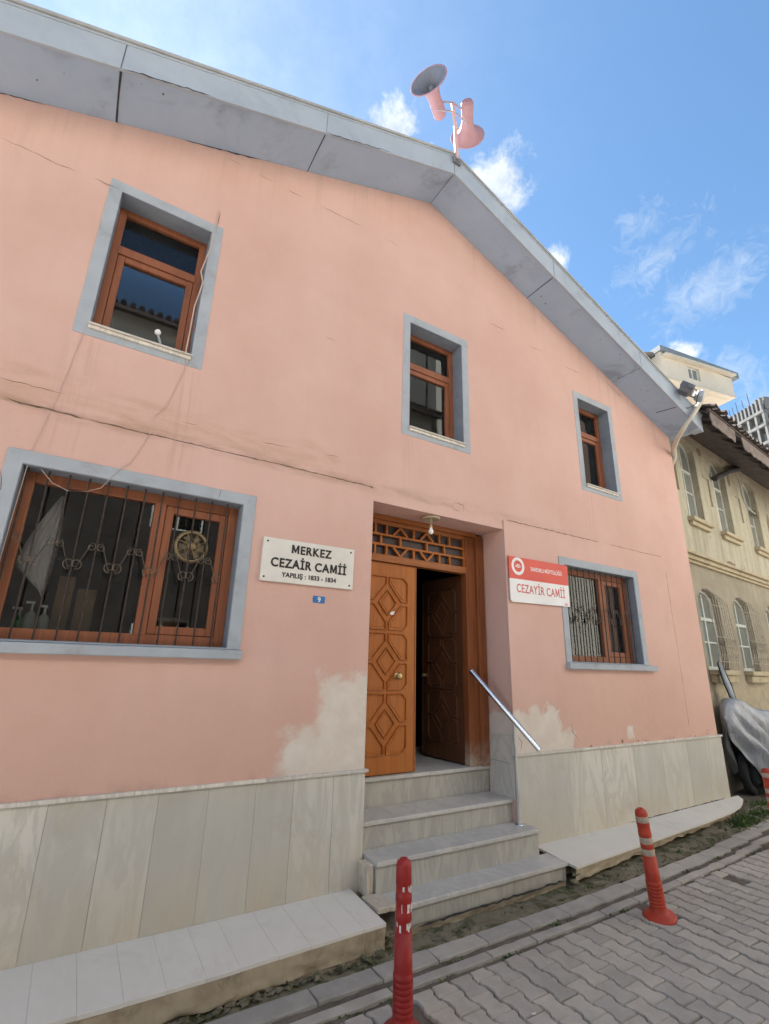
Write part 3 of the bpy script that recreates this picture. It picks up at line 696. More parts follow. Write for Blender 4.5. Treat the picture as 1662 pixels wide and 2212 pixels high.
# steps
def step(x0, x1, yf, yb, zt, zb, name='step', lip=.022, th=.028, side=True):
    t = MB(); rough_block(t, x0-.008, x1+.008, yf, yb, zt, th, .0009, 8, .004)
    o = t.build(name, STEP, MOSQ, recalc=True)
    r = MB(); r.box(x0, x1, yf+lip, yf+lip+.02, zb, zt-th+.001)
    if side: r.box(x0, x0+.02, yf+lip+.02, yb, zb, zt-th+.001); r.box(x1-.02, x1, yf+lip+.02, yb, zb, zt-th+.001)
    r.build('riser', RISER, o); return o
s1 = step(2.075, 3.676, .31, 1.6, .632, .41, side=False); s2 = step(2.07, 3.69, .03, .33, .412, .22, side=False)
s3 = step(2.10, 3.74, -.205, .05, .222, .02); s4 = step(2.14, 3.83, -.40, -.18, .02, -.115)
mb = MB(); rough_block(mb, 2.04, 2.10, -.16, -.03, .20, .19, .004, 4, .01); rough_block(mb, 2.0, 2.135, -.39, -.17, .034, .03, .006, 5, .006)
mb.build('broken_slab', mat_marble('broken_marble', (.55, .46, .36), (.62, .55, .46), (.42, .36, .28), 3, .6), s3)
mb = MB(); rough_front(mb, 2.0, 3.80, lambda x: -.405, lambda x: -.105, lambda x: gz(x)-.01, 120, 4); mb.box(2.05, 3.8, -.37, 0, -.3, -.115)
mb.build('step_footing', mat_simple('footing_concrete', (.26, .215, .15), (.34, .285, .21), 8, .95, .5, 30, grime=(.10, .085, .06), gs=6, gamt=.8), s4)
mb = MB(); ragged(mb, [(2.3, -.112), (2.8, -.108), (3.3, -.104), (3.78, -.1)], .006, -.4085); mb.build('gap', JOINT, s4)
# broken rubble where the ledge meets the steps
mb = MB(); RP = [(3.87, -.43, -.07, .04), (3.90, -.40, -.09, .03), (3.85, -.45, -.1, .03), (2.0, -.47, -.06, .04), (2.04, -.46, -.10, .035), (7.35, -.22, 0, .025), (7.42, -.17, 0, .02)]
for _ in range(70): x_ = random.uniform(.5, 2.1); RP.append((x_, lf(min(x_, 1.98))-random.uniform(-.005, .035)+(.06 if x_ > 1.98 else 0), -.145+random.uniform(0, .015), random.uniform(.008, .03)))
for _ in range(50): x_ = random.uniform(3.9, 7.5); RP.append((x_, rf(x_)-random.uniform(-.005, .05), gz(x_)-.005, random.uniform(.006, .02)))
for (x, y, z, s_) in RP:
    bm = bmesh.new(); [bm.verts.new((random.gauss(0, .6)*s_*1.3, random.gauss(0, .5)*s_, random.gauss(0, .45)*s_*.8)) for _k in range(11)]
    hl = bmesh.ops.convex_hull(bm, input=bm.verts); bmesh.ops.delete(bm, geom=[e for e in hl['geom_interior'] if isinstance(e, bmesh.types.BMVert)], context='VERTS')
    bm.verts.index_update()
    mb.add([(q.co.x+x, q.co.y+y, q.co.z+z) for q in bm.verts], [tuple(w.index for w in ff.verts) for ff in bm.faces]); bm.free()
STN = mat_concrete('rubble_stone', (.13, .115, .08), (.22, .19, .14), moss=.46)
ro = mb.build('rubble', STN, LD); ro['kind'] = 'stuff'

# marble cladding on the door jambs
for bx in ((3.664, 3.679, -.001, .31, .412, .70), (3.664, 3.679, -.001, .31, .703, .935), (2.071, 2.086, -.001, .31, .412, .70)):
    mb = MB(); mb.box(*bx); mb.build('jamb_cladding', CAPM, MOSQ, bevel=.001)

# door frame, transom lattice, leaves
FY = .335
mb = MB(); mb.box(3.56, 3.663, .295, .40, .64, 2.93); mb.box(3.43, 3.56, FY-.012, .40, .634, 2.90)
mbl = MB(); mbl.box(2.071, 2.15, .30, .40, .64, 2.93)
for xx in (3.585, 3.61, 3.635): mb.box(xx-.004, xx+.004, .289, .296, .66, 2.9)
DF = mb.build('door_frame', WOODD, MOSQ, bevel=.004); mbl.build('door_post', WOODD, DF, bevel=.004)
mb = MB(); mb.box(2.15, 3.56, .30, .40, 2.905, 2.953); mb.box(2.15, 3.43, .325, .40, 2.865, 2.904); mb.box(2.15, 3.43, FY-.02, .40, 2.492, 2.562)
mb.build('lintel', WOODX, DF, bevel=.004)
LZ = [2.562, 2.665, 2.765, 2.866]
mb = MB(); ly0, ly1 = .335, .368; w = .011
for z in LZ[1:3]: mb.box(2.15, 3.43, ly0+.002, ly1-.002, z-.011, z+.011)
def vb(x, z0, z1): mb.box(x-w, x+w, ly0+.001, ly1-.001, z0, z1)
def db(xa, za, xb, zb):
    dx, dz = xb-xa, zb-za; L = math.hypot(dx, dz); nx, nz = -dz/L*w, dx/L*w
    mb.prism([(xa-nx, za-nz), (xb-nx, zb-nz), (xb+nx, zb+nz), (xa+nx, za+nz)], ly0+.003, ly1-.003)
for x in (2.21, 2.31, 2.44, 2.765, 3.093, 3.229): vb(x, LZ[2], LZ[3]); vb(x, LZ[0], LZ[1])
for x in (2.22, 2.375, 2.603, 2.93, 3.159): vb(x, LZ[1], LZ[2])
for xc in (2.603, 2.93):
    db(xc-.085, LZ[2]+.01, xc, LZ[3]-.005); db(xc+.085, LZ[2]+.01, xc, LZ[3]-.005)
    db(xc-.085, LZ[1]-.01, xc, LZ[0]+.005); db(xc+.085, LZ[1]-.01, xc, LZ[0]+.005)
mb.box(3.415, 3.43, ly0, ly1, LZ[0], LZ[3])
mb.build('transom_lattice', WOOD, DF, bevel=.003)
mb = MB(); mb.box(2.15, 3.43, .376, .38, 2.56, 2.87); mb.build('transom_glass', mat_simple('smoked_glass', (.05, .035, .035), (.07, .05, .05), 5, .35, 0), DF)

def ring(m, poly, wd, y0, h):
    """raised moulding that follows a polygon (x,z): outer edge poly, width wd, height h in front of y0"""
    n = len(poly); c = (sum(p[0] for p in poly)/n, sum(p[1] for p in poly)/n)
    def inset(d):
        out = []
        for i in range(n):
            p0, p1, p2 = Vector(poly[i-1]), Vector(poly[i]), Vector(poly[(i+1) % n])
            e1 = (p1-p0).normalized(); e2 = (p2-p1).normalized()
            n1 = Vector((-e1.y, e1.x)); n2 = Vector((-e2.y, e2.x))
            if n1.dot(Vector(c)-p1) < 0: n1 = -n1
            if n2.dot(Vector(c)-p1) < 0: n2 = -n2
            b = (n1+n2); b /= max(.3, b.dot(n1)); q = p1+b*d; out.append((q.x, q.y))
        return out
    L = [(0, 0), (wd*.25, h), (wd*.65, h*.9), (wd, -.004), (wd*2.0, -.003), (wd*2.3, h*.25)]
    loops = [([(x, y0-hh, z) for x, z in inset(d)]) for d, hh in L]
    v = [p for l in loops for p in l]; f = []
    for k in range(len(L)-1):
        for i in range(n): j = (i+1) % n; f.append((k*n+i, k*n+j, (k+1)*n+j, (k+1)*n+i))
    f.append(tuple(range((len(L)-1)*n, len(L)*n)))
    m.add(v, f)
def leaf_mb(W2, x0, x1, z0, z1, yf):
    """carved leaf: board plus three modules of four chamfered panels round a diamond"""
    m = MB(); m.box(x0, x1, yf, yf+.042, z0, z1)
    c = (x0+x1)/2; mx = .088 if True else 0; zb0 = z0+.135; zt0 = z1-.115; H = (zt0-zb0)/3; g = .013
    xl, xr = x0+mx, x1-mx
    for k in range(3):
        za, zb = zb0+H*k, zb0+H*(k+1); zc = (za+zb)/2; dx, dz = .125, .155
        a = g
        for sx in (-1, 1):
            X = xl if sx < 0 else xr
            for sz in (-1, 1):
                Z = za if sz < 0 else zb; q = (X, Z-sz*a); 
                # corner at outer, chamfer towards the module centre
                pts = [(X, Z-sz*a), (c+sx*a, Z-sz*a), (c+sx*a, zc+sz*dz), (c+sx*dx*.92, zc+sz*.035+sz*a*.6), (X, zc+sz*a*1.2+sz*.0)]
                if abs(X-c) <= dx: pts = pts[:3]+[(X, zc+sz*a)]
                pts = [(X, Z-sz*a), (c+sx*a, Z-sz*a), (c+sx*a, zc+sz*.175), (c+sx*.15, zc+sz*a), (X, zc+sz*a)]
                pts = [(X, Z-sz*(a+.05)), (X-sx*.05, Z-sz*a)]+pts[1:]
                # outer corner next to the frame is cut too
                ring(m, pts, .013, yf, .015)
        d = [(c, zc-.125), (c+.105, zc), (c, zc+.125), (c-.105, zc)]
        ring(m, d, .013, yf, .016)
    return m
LX0, LX1, LZ0, LZ1 = 2.15, 2.785, .650, 2.487
lm = leaf_mb(1, LX0, LX1, LZ0, LZ1, .345); DL = lm.build('door_leaf', WOOD, MOSQ); DL['label'] = 'closed orange wooden leaf with carved panels'
mb = MB(); mb.box(2.786, 2.80, .34, .392, LZ0, LZ1); mb.build('edge_strip', WOODX, DL, bevel=.002)
kb = MB(); T = Matrix.Translation((2.585, .345, 1.452)) @ Matrix.Rotation(R(90), 4, 'X')
kb.lathe([(.03, 0), (.032, .006), (.024, .01), (.013, .012), (.013, .03), (.026, .036), (.031, .048), (.027, .062), (.016, .068), (.001, .068)], 24, M=T); kb.build('knob', BRASS, DL)
stk = MB(); stk.add([(2.50, .3318, 1.995), (2.535, .3318, 2.0), (2.545, .3318, 2.035), (2.51, .3318, 2.028), (2.49, .3318, 2.012)], [(0, 1, 2, 3, 4)]); stk.build('sticker_scrap', WHITEP, DL)
# open right leaf, hinged at the right post and swung inwards
lm = leaf_mb(1, -.635, 0, LZ0, LZ1, 0)
DRf = MB(); Mx = Matrix.Translation((3.43, .40, 0)) @ Matrix.Rotation(R(-87), 4, 'Z'); DRf.add(lm.v, lm.f, M=Mx)
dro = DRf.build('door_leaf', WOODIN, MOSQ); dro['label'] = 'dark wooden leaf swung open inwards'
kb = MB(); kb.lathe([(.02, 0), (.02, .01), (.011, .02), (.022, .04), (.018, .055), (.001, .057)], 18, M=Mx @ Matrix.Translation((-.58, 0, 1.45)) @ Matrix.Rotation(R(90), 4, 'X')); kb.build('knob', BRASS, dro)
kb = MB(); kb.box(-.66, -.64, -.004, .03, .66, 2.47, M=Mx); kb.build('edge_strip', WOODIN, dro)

# interior: floor, walls, a low pale cupboard
mb = MB(); mb.box(XL+.3, XR-.3, 4.2, 4.4, .4, 5.2); mb.box(1.2, 1.3, .36, 4.2, .4, 3.2); mb.box(4.3, 4.4, .36, 4.2, .4, 3.2)
mb.box(XL+.3, XR-.3, .36, 4.2, 3.2, 3.3); mb.box(XL+.3, XR-.3, .341, 4.2, 5.2, 5.3)
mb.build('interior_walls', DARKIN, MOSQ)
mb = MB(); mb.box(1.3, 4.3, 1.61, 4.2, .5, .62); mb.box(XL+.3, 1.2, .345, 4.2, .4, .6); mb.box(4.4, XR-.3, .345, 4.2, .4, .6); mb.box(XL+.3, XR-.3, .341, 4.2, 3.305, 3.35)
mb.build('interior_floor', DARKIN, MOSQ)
CLOTH = mat_simple('white_cloth', (.62, .57, .56), (.70, .65, .64), 5, .9, .2, 20)
mb = MB(); mb.box(2.95, 3.35, 1.55, 1.65, .62, .70); mb.build('threshold', STEP, MOSQ, bevel=.004)
mb = MB(); rough_block(mb, 2.9, 3.35, 1.9, 2.3, 1.35, .7, .003, 6, .02); tag(mb.build('covered_cabinet', CLOTH), 'low pale cabinet glimpsed in the dark behind the open door', 'cabinet')

# ---------------------------------------------------------------- signs, lamp, rail
def T3(x, y, z): return Matrix.Translation((x, y, z))
mb = MB(); mb.prism([(1.10, 2.125), (1.885, 2.130), (1.89, 2.468), (1.103, 2.462)], -.040, -.0165)
SG = tag(mb.build('name_plaque', WHITEM, bevel=.003), 'white marble plaque with raised black letters left of the door', 'sign')
tm = text_mb('MERKEZ', .092, T3(1.505, -.0405, 2.362), .004, .0022, .93, 1.12); tm = text_mb('CEZAİR CAMİİ', .096, T3(1.497, -.0405, 2.243), .004, .0024, .90, 1.10, mb=tm)
tm = text_mb('YAPILIŞ : 1833 - 1834', .050, T3(1.50, -.0405, 2.170), .003, .0011, .97, 1.05, mb=tm); tm.build('lettering', BLACKT, SG)
sc = MB()
for x, z in ((1.135, 2.432), (1.855, 2.438), (1.13, 2.157), (1.853, 2.160)): sc.lathe([(.008, 0), (.006, .004), (.001, .005)], 10, M=T3(x, -.040, z) @ Matrix.Rotation(R(90), 4, 'X'))
sc.build('screws', BLACKT, SG)
mb = MB(); mb.prism([(1.553, 2.001), (1.65, 1.999), (1.652, 2.052), (1.553, 2.054), (1.548, 2.03)], -.021, -.0165)
NP = tag(mb.build('house_number_plate', BLUEP), 'small blue house number plate reading 9 under the marble plaque', 'sign')
text_mb('9', .055, T3(1.601, -.0215, 2.007), .001, .0012, 1).build('numeral', WHITEP, NP)
mb = MB(); mb.prism([(3.705, 2.435), (4.62, 2.445), (4.63, 2.675), (3.705, 2.668)], -.038, -.0285)
RS = thing('mosque_sign', 'red and white metal sign with round emblem between door and small window', 'sign', (4.16, -.03, 2.2))
mb.build('red_field', REDT, RS)
mb = MB(); mb.prism([(3.722, 2.196), (3.74, 2.193), (4.618, 2.212), (4.62, 2.4445), (3.705, 2.4345), (3.705, 2.215)], -.0385, -.0285); mb.build('white_field', WHITEP, RS)
em = MB(); n = 40; cx, cz = 3.835, 2.572
pr = [(cx+.094*math.cos(2*math.pi*i/n), cz+.094*math.sin(2*math.pi*i/n)) for i in range(n)]; pi_ = [(cx+.062*math.cos(2*math.pi*i/n), cz+.062*math.sin(2*math.pi*i/n)) for i in range(n)]
em.slab_holes(pr, [pi_], -.0398, -.0382)
for s in (-1, 1): em.prism([(cx, cz-.018), (cx+s*.045, cz-.004), (cx+s*.043, cz+.004), (cx, cz-.008)], -.0398, -.0382)
em.prism([(cx-.016, cz+.002), (cx+.016, cz+.002), (cx+.013, cz+.014), (cx, cz+.026), (cx-.013, cz+.014)], -.0398, -.0382)
for s in (-1, 1): em.prism([(cx+s*.026-.003, cz), (cx+s*.026+.003, cz), (cx+s*.026, cz+.034)], -.0398, -.0382)
em.build('emblem', WHITEP, RS)
text_mb('SANDIKLI MÜFTÜLÜĞÜ', .060, T3(4.275, -.0384, 2.545), .0007, .0008, .76, 1.05).build('white_lettering', WHITEP, RS)
tm = text_mb('CEZAYİR CAMİİ', .125, T3(4.175, -.039, 2.30), .0007, .0012, .77, 1.06); tm = text_mb('1833', .035, T3(4.56, -.039, 2.222), .0006, .0002, .9, mb=tm); tm.build('red_lettering', REDL, RS)

LMP = thing('porch_lamp', 'bare white bulb hanging from a brass ceiling ring over the door', 'lamp', (2.80, .10, 2.95), local=True)
m = MB(); m.lathe([(.001, .003), (.085, .003), (.095, -.008), (.092, -.022), (.075, -.026), (.072, -.012), (.03, -.010), (.016, -.012), (.015, -.045), (.001, -.045)][::-1], 32, cap=False); m.build('ceiling_ring', LAMPB, LMP)
m = MB(); m.lathe([(.006, -.045), (.006, -.075), (.014, -.078), (.015, -.100), (.013, -.104)], 16); m.build('socket', LAMPB, LMP)
m = MB(); m.lathe([(.013, -.104), (.016, -.116), (.024, -.132), (.026, -.146), (.021, -.162), (.010, -.171), (.001, -.173)], 24); m.build('bulb', BULB, LMP)

POSTM = mat_simple('brushed_post', (.55, .55, .56), (.64, .64, .65), 8, .38, 0, metal=.6)
HR = thing('handrail', 'short sloping steel handrail on one post at the right of the steps', 'handrail', (3.66, -.05, .222))
A, B = Vector((3.45, .30, 1.515)), Vector((3.722, -.275, .855)); m = MB(); m.tube([A, B], .024, 18); m.build('rail', STEEL, HR, bevel=.002)
m = MB(); m.tube([(3.66, -.045, .222), A.lerp(B, .655)+Vector((0, 0, -.02))], .0125, 14); m.build('post', POSTM, HR)
m = MB(); m.lathe([(.032, 0), (.032, .006), (.014, .009)], 18, M=T3(3.66, -.045, .222)); m.build('base_plate', STEEL, HR)

# ---------------------------------------------------------------- loudspeakers on the gable
DKC = mat_simple('clamp_grey', (.14, .14, .16), (.2, .2, .22), 9, .6, .1)
LS = thing('loudspeaker_mast', 'pink painted mast with two horn loudspeakers on the roof peak', 'loudspeaker', (2.80, -.42, 7.10))
m = MB(); m.tube([(2.755, -.47, 7.06), (2.765, -.44, 7.7), (2.77, -.40, 8.12)], [.024, .021, .021], 12); m.build('pole', POLEP, LS)
m = MB(); m.box(2.70, 2.80, -.485, -.457, 7.02, 7.11); m.tube([(2.755, -.50, 7.06), (2.755, -.45, 7.06)], .022, 10); m.build('clamp', DKC, LS)
H1 = Vector((2.575, -.31, 8.10)); D1 = Vector((-.84, -.54, .0)).normalized()
H2 = Vector((2.985, -.42, 8.02)); D2 = Vector((.66, .75, .0)).normalized()
m = MB()
for dz, dy in ((.02, 0), (-.13, 0)): m.tube([H1+Vector((.02, 0, dz)), (2.768, -.42, 8.07+dz), H2+Vector((-.01, .0, dz+.02))], .010, 8)
m.build('bracket', mat_simple('bracket_grey', (.3, .26, .28), (.36, .3, .32), 9, .5, .1), LS)
def horn(P, D, s):
    q = D.to_track_quat('Z', 'Y').to_matrix().to_4x4(); M_ = Matrix.Translation(P) @ q
    m = MB(); pr = [(.001, -.20*s), (.068*s, -.195*s), (.080*s, -.17*s), (.080*s, -.03*s), (.075*s, .0), (.079*s, .05*s), (.088*s, .11*s), (.115*s, .17*s), (.16*s, .215*s), (.215*s, .242*s), (.232*s, .245*s), (.232*s, .252*s), (.214*s, .250*s)]
    m.lathe(pr, 40, M=M_, cap=False); b = m.build('horn', HORN, LS, recalc=False)
    m = MB(); m.lathe([(.214*s, .250*s), (.155*s, .222*s), (.108*s, .175*s), (.08*s, .12*s), (.065*s, .06*s), (.001, .055*s)], 40, M=M_, cap=False); m.build('horn_inside', HORNIN, b, recalc=False)
    m = MB(); m.lathe([(.001, .0), (.03*s, .06*s), (.034*s, .14*s), (.02*s, .175*s), (.001, .18*s)], 20, M=M_, cap=False); m.build('inner_cone', HORNIN, b, recalc=False)
horn(H1, D1, .98); horn(H2, D2, .92)

# ---------------------------------------------------------------- roof corner: gutter box, floodlights, downpipe
m = MB(); m.box(7.40, 7.56, -.44, -.30, roofz(7.45)-.06, roofz(7.45)+.12); m.box(7.40, 7.56, -.30, 10.5, roofz(7.45)-.03, roofz(7.45)+.12); m.build('gutter', FASC, MOSQ, bevel=.01)
DPM = mat_simple('downpipe_cream', (.50, .45, .37), (.58, .53, .45), 7, .6, .1, grime=(.3, .24, .18), gs=6, gamt=.5)
m = MB(); m.tube([(7.60, -.50, 5.72), (7.57, -.53, 5.66), (7.41, -.53, 5.45), (7.09, -.51, 5.11), (7.03, -.42, 4.97), (7.12, -.27, 4.89), (7.30, -.10, 4.83), (7.46, -.02, 4.77), (7.50, .10, 4.6)], .034, 14)
tag(m.build('downpipe', DPM), 'cream plastic downpipe running down diagonally from the roof corner', 'downpipe')
def floodlight(x, y, z, rz, tilt, w, h, d, mats, lab):
    t = thing('floodlight', lab, 'floodlight', (x, y, z), local=True, group='floodlights at the roof corner'); M_ = Matrix.Rotation(rz, 4, 'Z') @ Matrix.Rotation(tilt, 4, 'X')
    m = MB(); v = [(sx*w/2*k, yy, sz*h/2*k) for yy, k in ((-d/2, 1), (0, 1), (d/2, .62)) for sx, sz in ((-1, -1), (1, -1), (1, 1), (-1, 1))]
    m.add(v, [(0, 1, 2, 3), (8, 11, 10, 9)]+[(l*4+i, l*4+(i+1) % 4, l*4+4+(i+1) % 4, l*4+4+i) for l in (0, 1) for i in range(4)], M=M_); m.build('housing', mats[0], t, bevel=.008)
    m = MB(); m.box(-w*.43, w*.43, -d/2-.006, -d/2-.001, -h*.4, h*.4, M=M_); m.build('lens', mats[1], t)
    m = MB(); m.tube([(-w*.55, 0, 0), (-w*.55, .0, -h*.75), (w*.55, 0, -h*.75), (w*.55, 0, 0)], .008, 6, M=M_); m.build('bracket', mats[2], t); return t
DK = mat_simple('floodlight_dark', (.10, .10, .12), (.15, .15, .17), 9, .45, .1); LG = mat_simple('floodlight_grey', (.34, .38, .42), (.4, .44, .48), 9, .4, .1); LN = mat_simple('floodlight_lens', (.25, .28, .32), (.3, .33, .37), 9, .15, 0)
floodlight(6.93, -.57, 5.48, R(35), R(-50), .21, .19, .13, (DK, DK, DK), 'black floodlight seen from behind at the roof corner')
floodlight(7.16, -.62, 5.43, R(30), R(20), .19, .10, .11, (LG, LN, DK), 'pale grey floodlight beside the black one at the roof corner')
m = MB(); m.tube([(7.42, -.5, 5.46), (7.15, -.47, 5.30), (6.9, -.40, 5.26), (6.75, -.2, 5.22)], .005, 6); m.tube([(7.15, -.47, 5.62), (7.3, -.5, 5.5), (7.45, -.48, 5.45)], .005, 6)
tag(m.build('floodlight_cable', BAR), 'thin dark cable drooping under the soffit by the floodlights', 'cable')

# cables on the wall, camera on the sill
m = MB(); m.tube([(.405, -.006, 5.04), (.395, -.02, 4.85), (.355, -.01, 4.6), (.385, -.012, 4.5), (.352, -.008, 4.25), (.35, -.008, 4.0), (.345, -.02, 3.83), (.37, -.008, 3.73)], .0055, 6)
m.tube([(.405, -.006, 5.06), (.41, -.004, 5.3)], .002, 6)
tag(m.build('wall_cable', CABLE), 'pale cable running down the right side of the large upper window', 'cable')
m = MB(); m.tube([(.37, -.006, 3.73), (.33, -.006, 3.54), (.28, -.006, 3.32), (.21, -.006, 3.22), (.21, -.020, 3.09), (.16, -.022, 2.93), (.12, -.022, 2.83), (.06, -.03, 2.76), (.01, -.03, 2.67), (-.02, -.01, 2.62), (-.1, .0, 2.58), (-.2, .0, 2.565), (-.29, .0, 2.60), (-.36, -.01, 2.67)], .0020, 6)
tag(m.build('loose_wire', CABLE), 'thin loose wire looping from the upper window to the barred window', 'cable')
m = MB(); m.tube([(-.32, -.004, 3.75), (-.35, -.004, 3.4), (-.38, -.006, 3.14), (-.40, -.022, 3.0), (-.43, -.024, 2.79), (-.44, -.0, 2.55), (-.45, .0, 2.0)], .0020, 6)
tag(m.build('loose_wire', CABLE), 'straight thin wire down the wall at the left edge of the barred window', 'cable')
cm = thing('security_camera', 'small white camera on a stalk standing on the large upper window sill', 'camera', (.14, -.01, 3.812), local=True)
m = MB(); m.tube([(.03, .01, 0), (.01, 0, .045), (-.005, -.005, .075)], .0085, 8); m.build('stalk', mat_simple('camera_grey', (.3, .32, .35), (.36, .38, .4), 9, .5, 0), cm)
m = MB(); m.lathe([(.001, .02), (.014, .018), (.022, .006), (.022, -.008), (.014, -.02), (.001, -.022)], 16, M=T3(-.008, -.008, .095)); m.build('head', WHITEP, cm)

# ---------------------------------------------------------------- things behind the barred window
INW = MB(); INW.box(-.9, 1.15, .36, .9, 1.60, 1.635); tag(INW.build('counter', mat_simple('counter_dark', (.10, .085, .075), (.14, .12, .1), 6, .5, 0), bevel=.004), 'dark counter behind the wide barred window', 'counter')
cu = MB(); v = []; f = []
for j in range(22):
    t = j/21; z = 2.60-t*.66; x0 = -.245-.14*math.sin(min(1, t*1.25)*1.5)-.03*t; x1 = -.215+.02*math.sin(t*3)
    if t > .75: x0 += (t-.75)*.75
    for i in range(15): s = i/14; v.append((x0+(x1-x0)*s, .30+.022*math.sin(s*19+t*2), z-.03*math.sin(s*3.1)*t))
for j in range(21):
    for i in range(14): a = j*15+i; f.append((a, a+1, a+16, a+15))
cu.add(v, f, True); co = tag(cu.build('curtain', CLOTH), 'gathered white curtain at the left side of the wide barred window', 'curtain'); sm = co.modifiers.new('t', 'SOLIDIFY'); sm.thickness = .003
def bottle(x, y, z, h, r, mat, lab, pump=True, cat='bottle', nm='soap_bottle', grp='soap bottles on the counter'):
    t = thing(nm, lab, cat, (x, y, z), grp, local=True)
    m = MB(); m.lathe([(r*.9, 0), (r, .01), (r, h*.62), (r*.8, h*.72), (r*.35, h*.78), (r*.35, h*.82)], 18); m.build('body', mat, t)
    m = MB(); m.tube([(0, 0, h*.82), (0, 0, h)], r*.18, 8); m.box(-r*1.1, r*.3, -r*.25, r*.25, h, h+.014); m.build('pump', WHITEP, t)
GRN = mat_simple('green_plastic', (.03, .22, .06), (.04, .28, .08), 9, .3, 0); CLR = mat_simple('pale_plastic', (.34, .38, .34), (.4, .44, .4), 9, .3, 0); 
bottle(-.265, .42, 1.635, .24, .035, CLR, 'clear soap bottle with white pump nearest the curtain'); bottle(-.19, .40, 1.635, .22, .035, CLR, 'white soap bottle with pump right of the clear one'); bottle(-.33, .46, 1.635, .20, .04, GRN, 'green bottle behind the bars at the lower left')
m = MB(); m.lathe([(.03, 0), (.055, .02), (.062, .045), (.05, .06), (.001, .07)], 22, M=T3(-.09, .42, 1.635)); tag(m.build('bowl', WHITEP), 'upturned white bowl on the counter behind the bars', 'bowl')
BOXM = mat_simple('cardboard', (.20, .12, .065), (.26, .155, .085), 6, .9, .1)
for (x0, x1, z1, lab) in ((-.16, -.06, 2.10, 'taller narrow cardboard box behind the barred window'), (-.03, .09, 2.02, 'shorter cardboard box behind the barred window'), (.56, .68, 1.86, 'small cardboard box behind the vent fan window')):
    m = MB(); m.box(x0, x1, .62, .80, 1.636, z1); m.box(x0-.001, x1+.001, .619, .801, z1-.08, z1-.05); tag(m.build('cardboard_box', BOXM, bevel=.003), lab, 'box', 'cardboard boxes on the counter')

# ---------------------------------------------------------------- bollards
def prof_bollard(h=.74, r=.045):
    pr = [(.105, 0), (.112, .004), (.112, .014), (.100, .026), (.070, .042), (.058, .055), (.054, .075)]
    z = .08
    for i in range(7): pr += [(.053, z), (.0545, z+.006), (.0545, z+.018), (.0505, z+.022)]; z += .024
    pr += [(.050, z+.01), (.0475, .42)]
    for zz in (.42, .50, .58, .645): pr += [(.0455, zz), (.0435, zz+.004), (.0435, zz+.046), (.0455, zz+.05)] if zz < .6 else []
    pr += [(.044, .665), (.043, h-.03), (.037, h-.012), (.024, h-.006), (.022, h), (.010, h), (.010, h-.012), (.001, h-.012)]
    return pr
def bollard(lab, mats, zs, mbnd, worn):
    t = thing('bollard', lab, 'bollard', (0, 0, 0), 'flexible bollards along the kerb', local=True)
    m = MB(); m.lathe(prof_bollard(), 30, cap=False); m.build('post', mats, t, recalc=False)
    for z in zs:
        m = MB()
        if not worn: m.lathe([(.0440, z+.003), (.0448, z+.005), (.0446, z+.045), (.0440, z+.047)], 30, cap=False); m.build('reflective_band', mbnd, t, recalc=False)
        else:        # torn remains of the white band
            for k in range(14):
                a0 = random.uniform(-2.4, -.6) if k < 8 else random.uniform(0, 6); da = random.uniform(.06, .34); z0 = z+random.uniform(.002, .03); z1 = min(z+.048, z0+random.uniform(.014, .046)); rr = .0446
                n = 5; v = []
                for i in range(n+1):
                    a = a0+da*i/n; v += [(rr*math.cos(a), rr*math.sin(a), z0+random.uniform(0, .004)), (rr*math.cos(a), rr*math.sin(a), z1-random.uniform(0, .004))]
                m.add(v, [(2*i, 2*i+2, 2*i+3, 2*i+1) for i in range(n)])
            m.build('reflective_band', mbnd, t, recalc=False)
    return t
b1 = bollard('dark red bollard with torn white bands in front of the steps', REDB, (.42, .50, .58), BANDW, True); b1.location = (1.69, -1.131, gz(1.7)); b1.scale = (.93, .93, .99); b1.rotation_euler = (0, R(-.5), R(18))
b2 = bollard('leaning orange bollard with tan bands on the paving right of the steps', ORANGE, (.42, .50, .645), BANDT, False); b2.location = (3.95, -1.09, gz(3.95)); b2.rotation_euler = (R(1), R(-8.5), R(0)); b2.scale = (1, 1, .965)
def copy_tree(o, parent=None):
    c = o.copy(); COL.objects.link(c); c.parent = parent
    for ch in list(o.children): copy_tree(ch, c)
    return c
b3 = copy_tree(b2); b3['label'] = 'orange bollard cut by the right edge of the photo near the grey cover'; b3.location = (6.235, -1.0, gz(6)); b3.rotation_euler = (0, R(5), R(40))

# ---------------------------------------------------------------- weeds
def weeds(name, spots, mat, lab=None):
    m = MB()
    for (x, y, z, n, r, h) in spots:
        for _ in range(n):
            a = random.uniform(0, 6.28); d = abs(random.gauss(0, r)); px, py = x+d*math.cos(a), y+d*math.sin(a)*.5
            hh = h*random.uniform(.3, 1); w = random.uniform(.003, .008); b = random.uniform(0, 6.28); lx, ly = math.cos(b)*w, math.sin(b)*w; tx, ty = random.gauss(0, .6)*hh, random.gauss(0, .6)*hh
            zz = gz(px)+z
            m.add([(px-lx, py-ly, zz), (px+lx, py+ly, zz), (px+tx*.5+lx*1.5, py+ty*.5+ly*1.5, zz+hh*.6), (px+tx, py+ty, zz+hh), (px+tx*.5-lx*1.5, py+ty*.5-ly*1.5, zz+hh*.6)], [(0, 1, 2, 3, 4)])
    o = m.build(name, mat, recalc=False); o['kind'] = 'stuff'; o['label'] = lab or 'green weeds and moss growing in the dirt strip below the ledge'; o['category'] = 'weeds'; return o
WG = mat_simple('weed_green', (.045, .085, .018), (.08, .13, .03), 30, .7, 0)
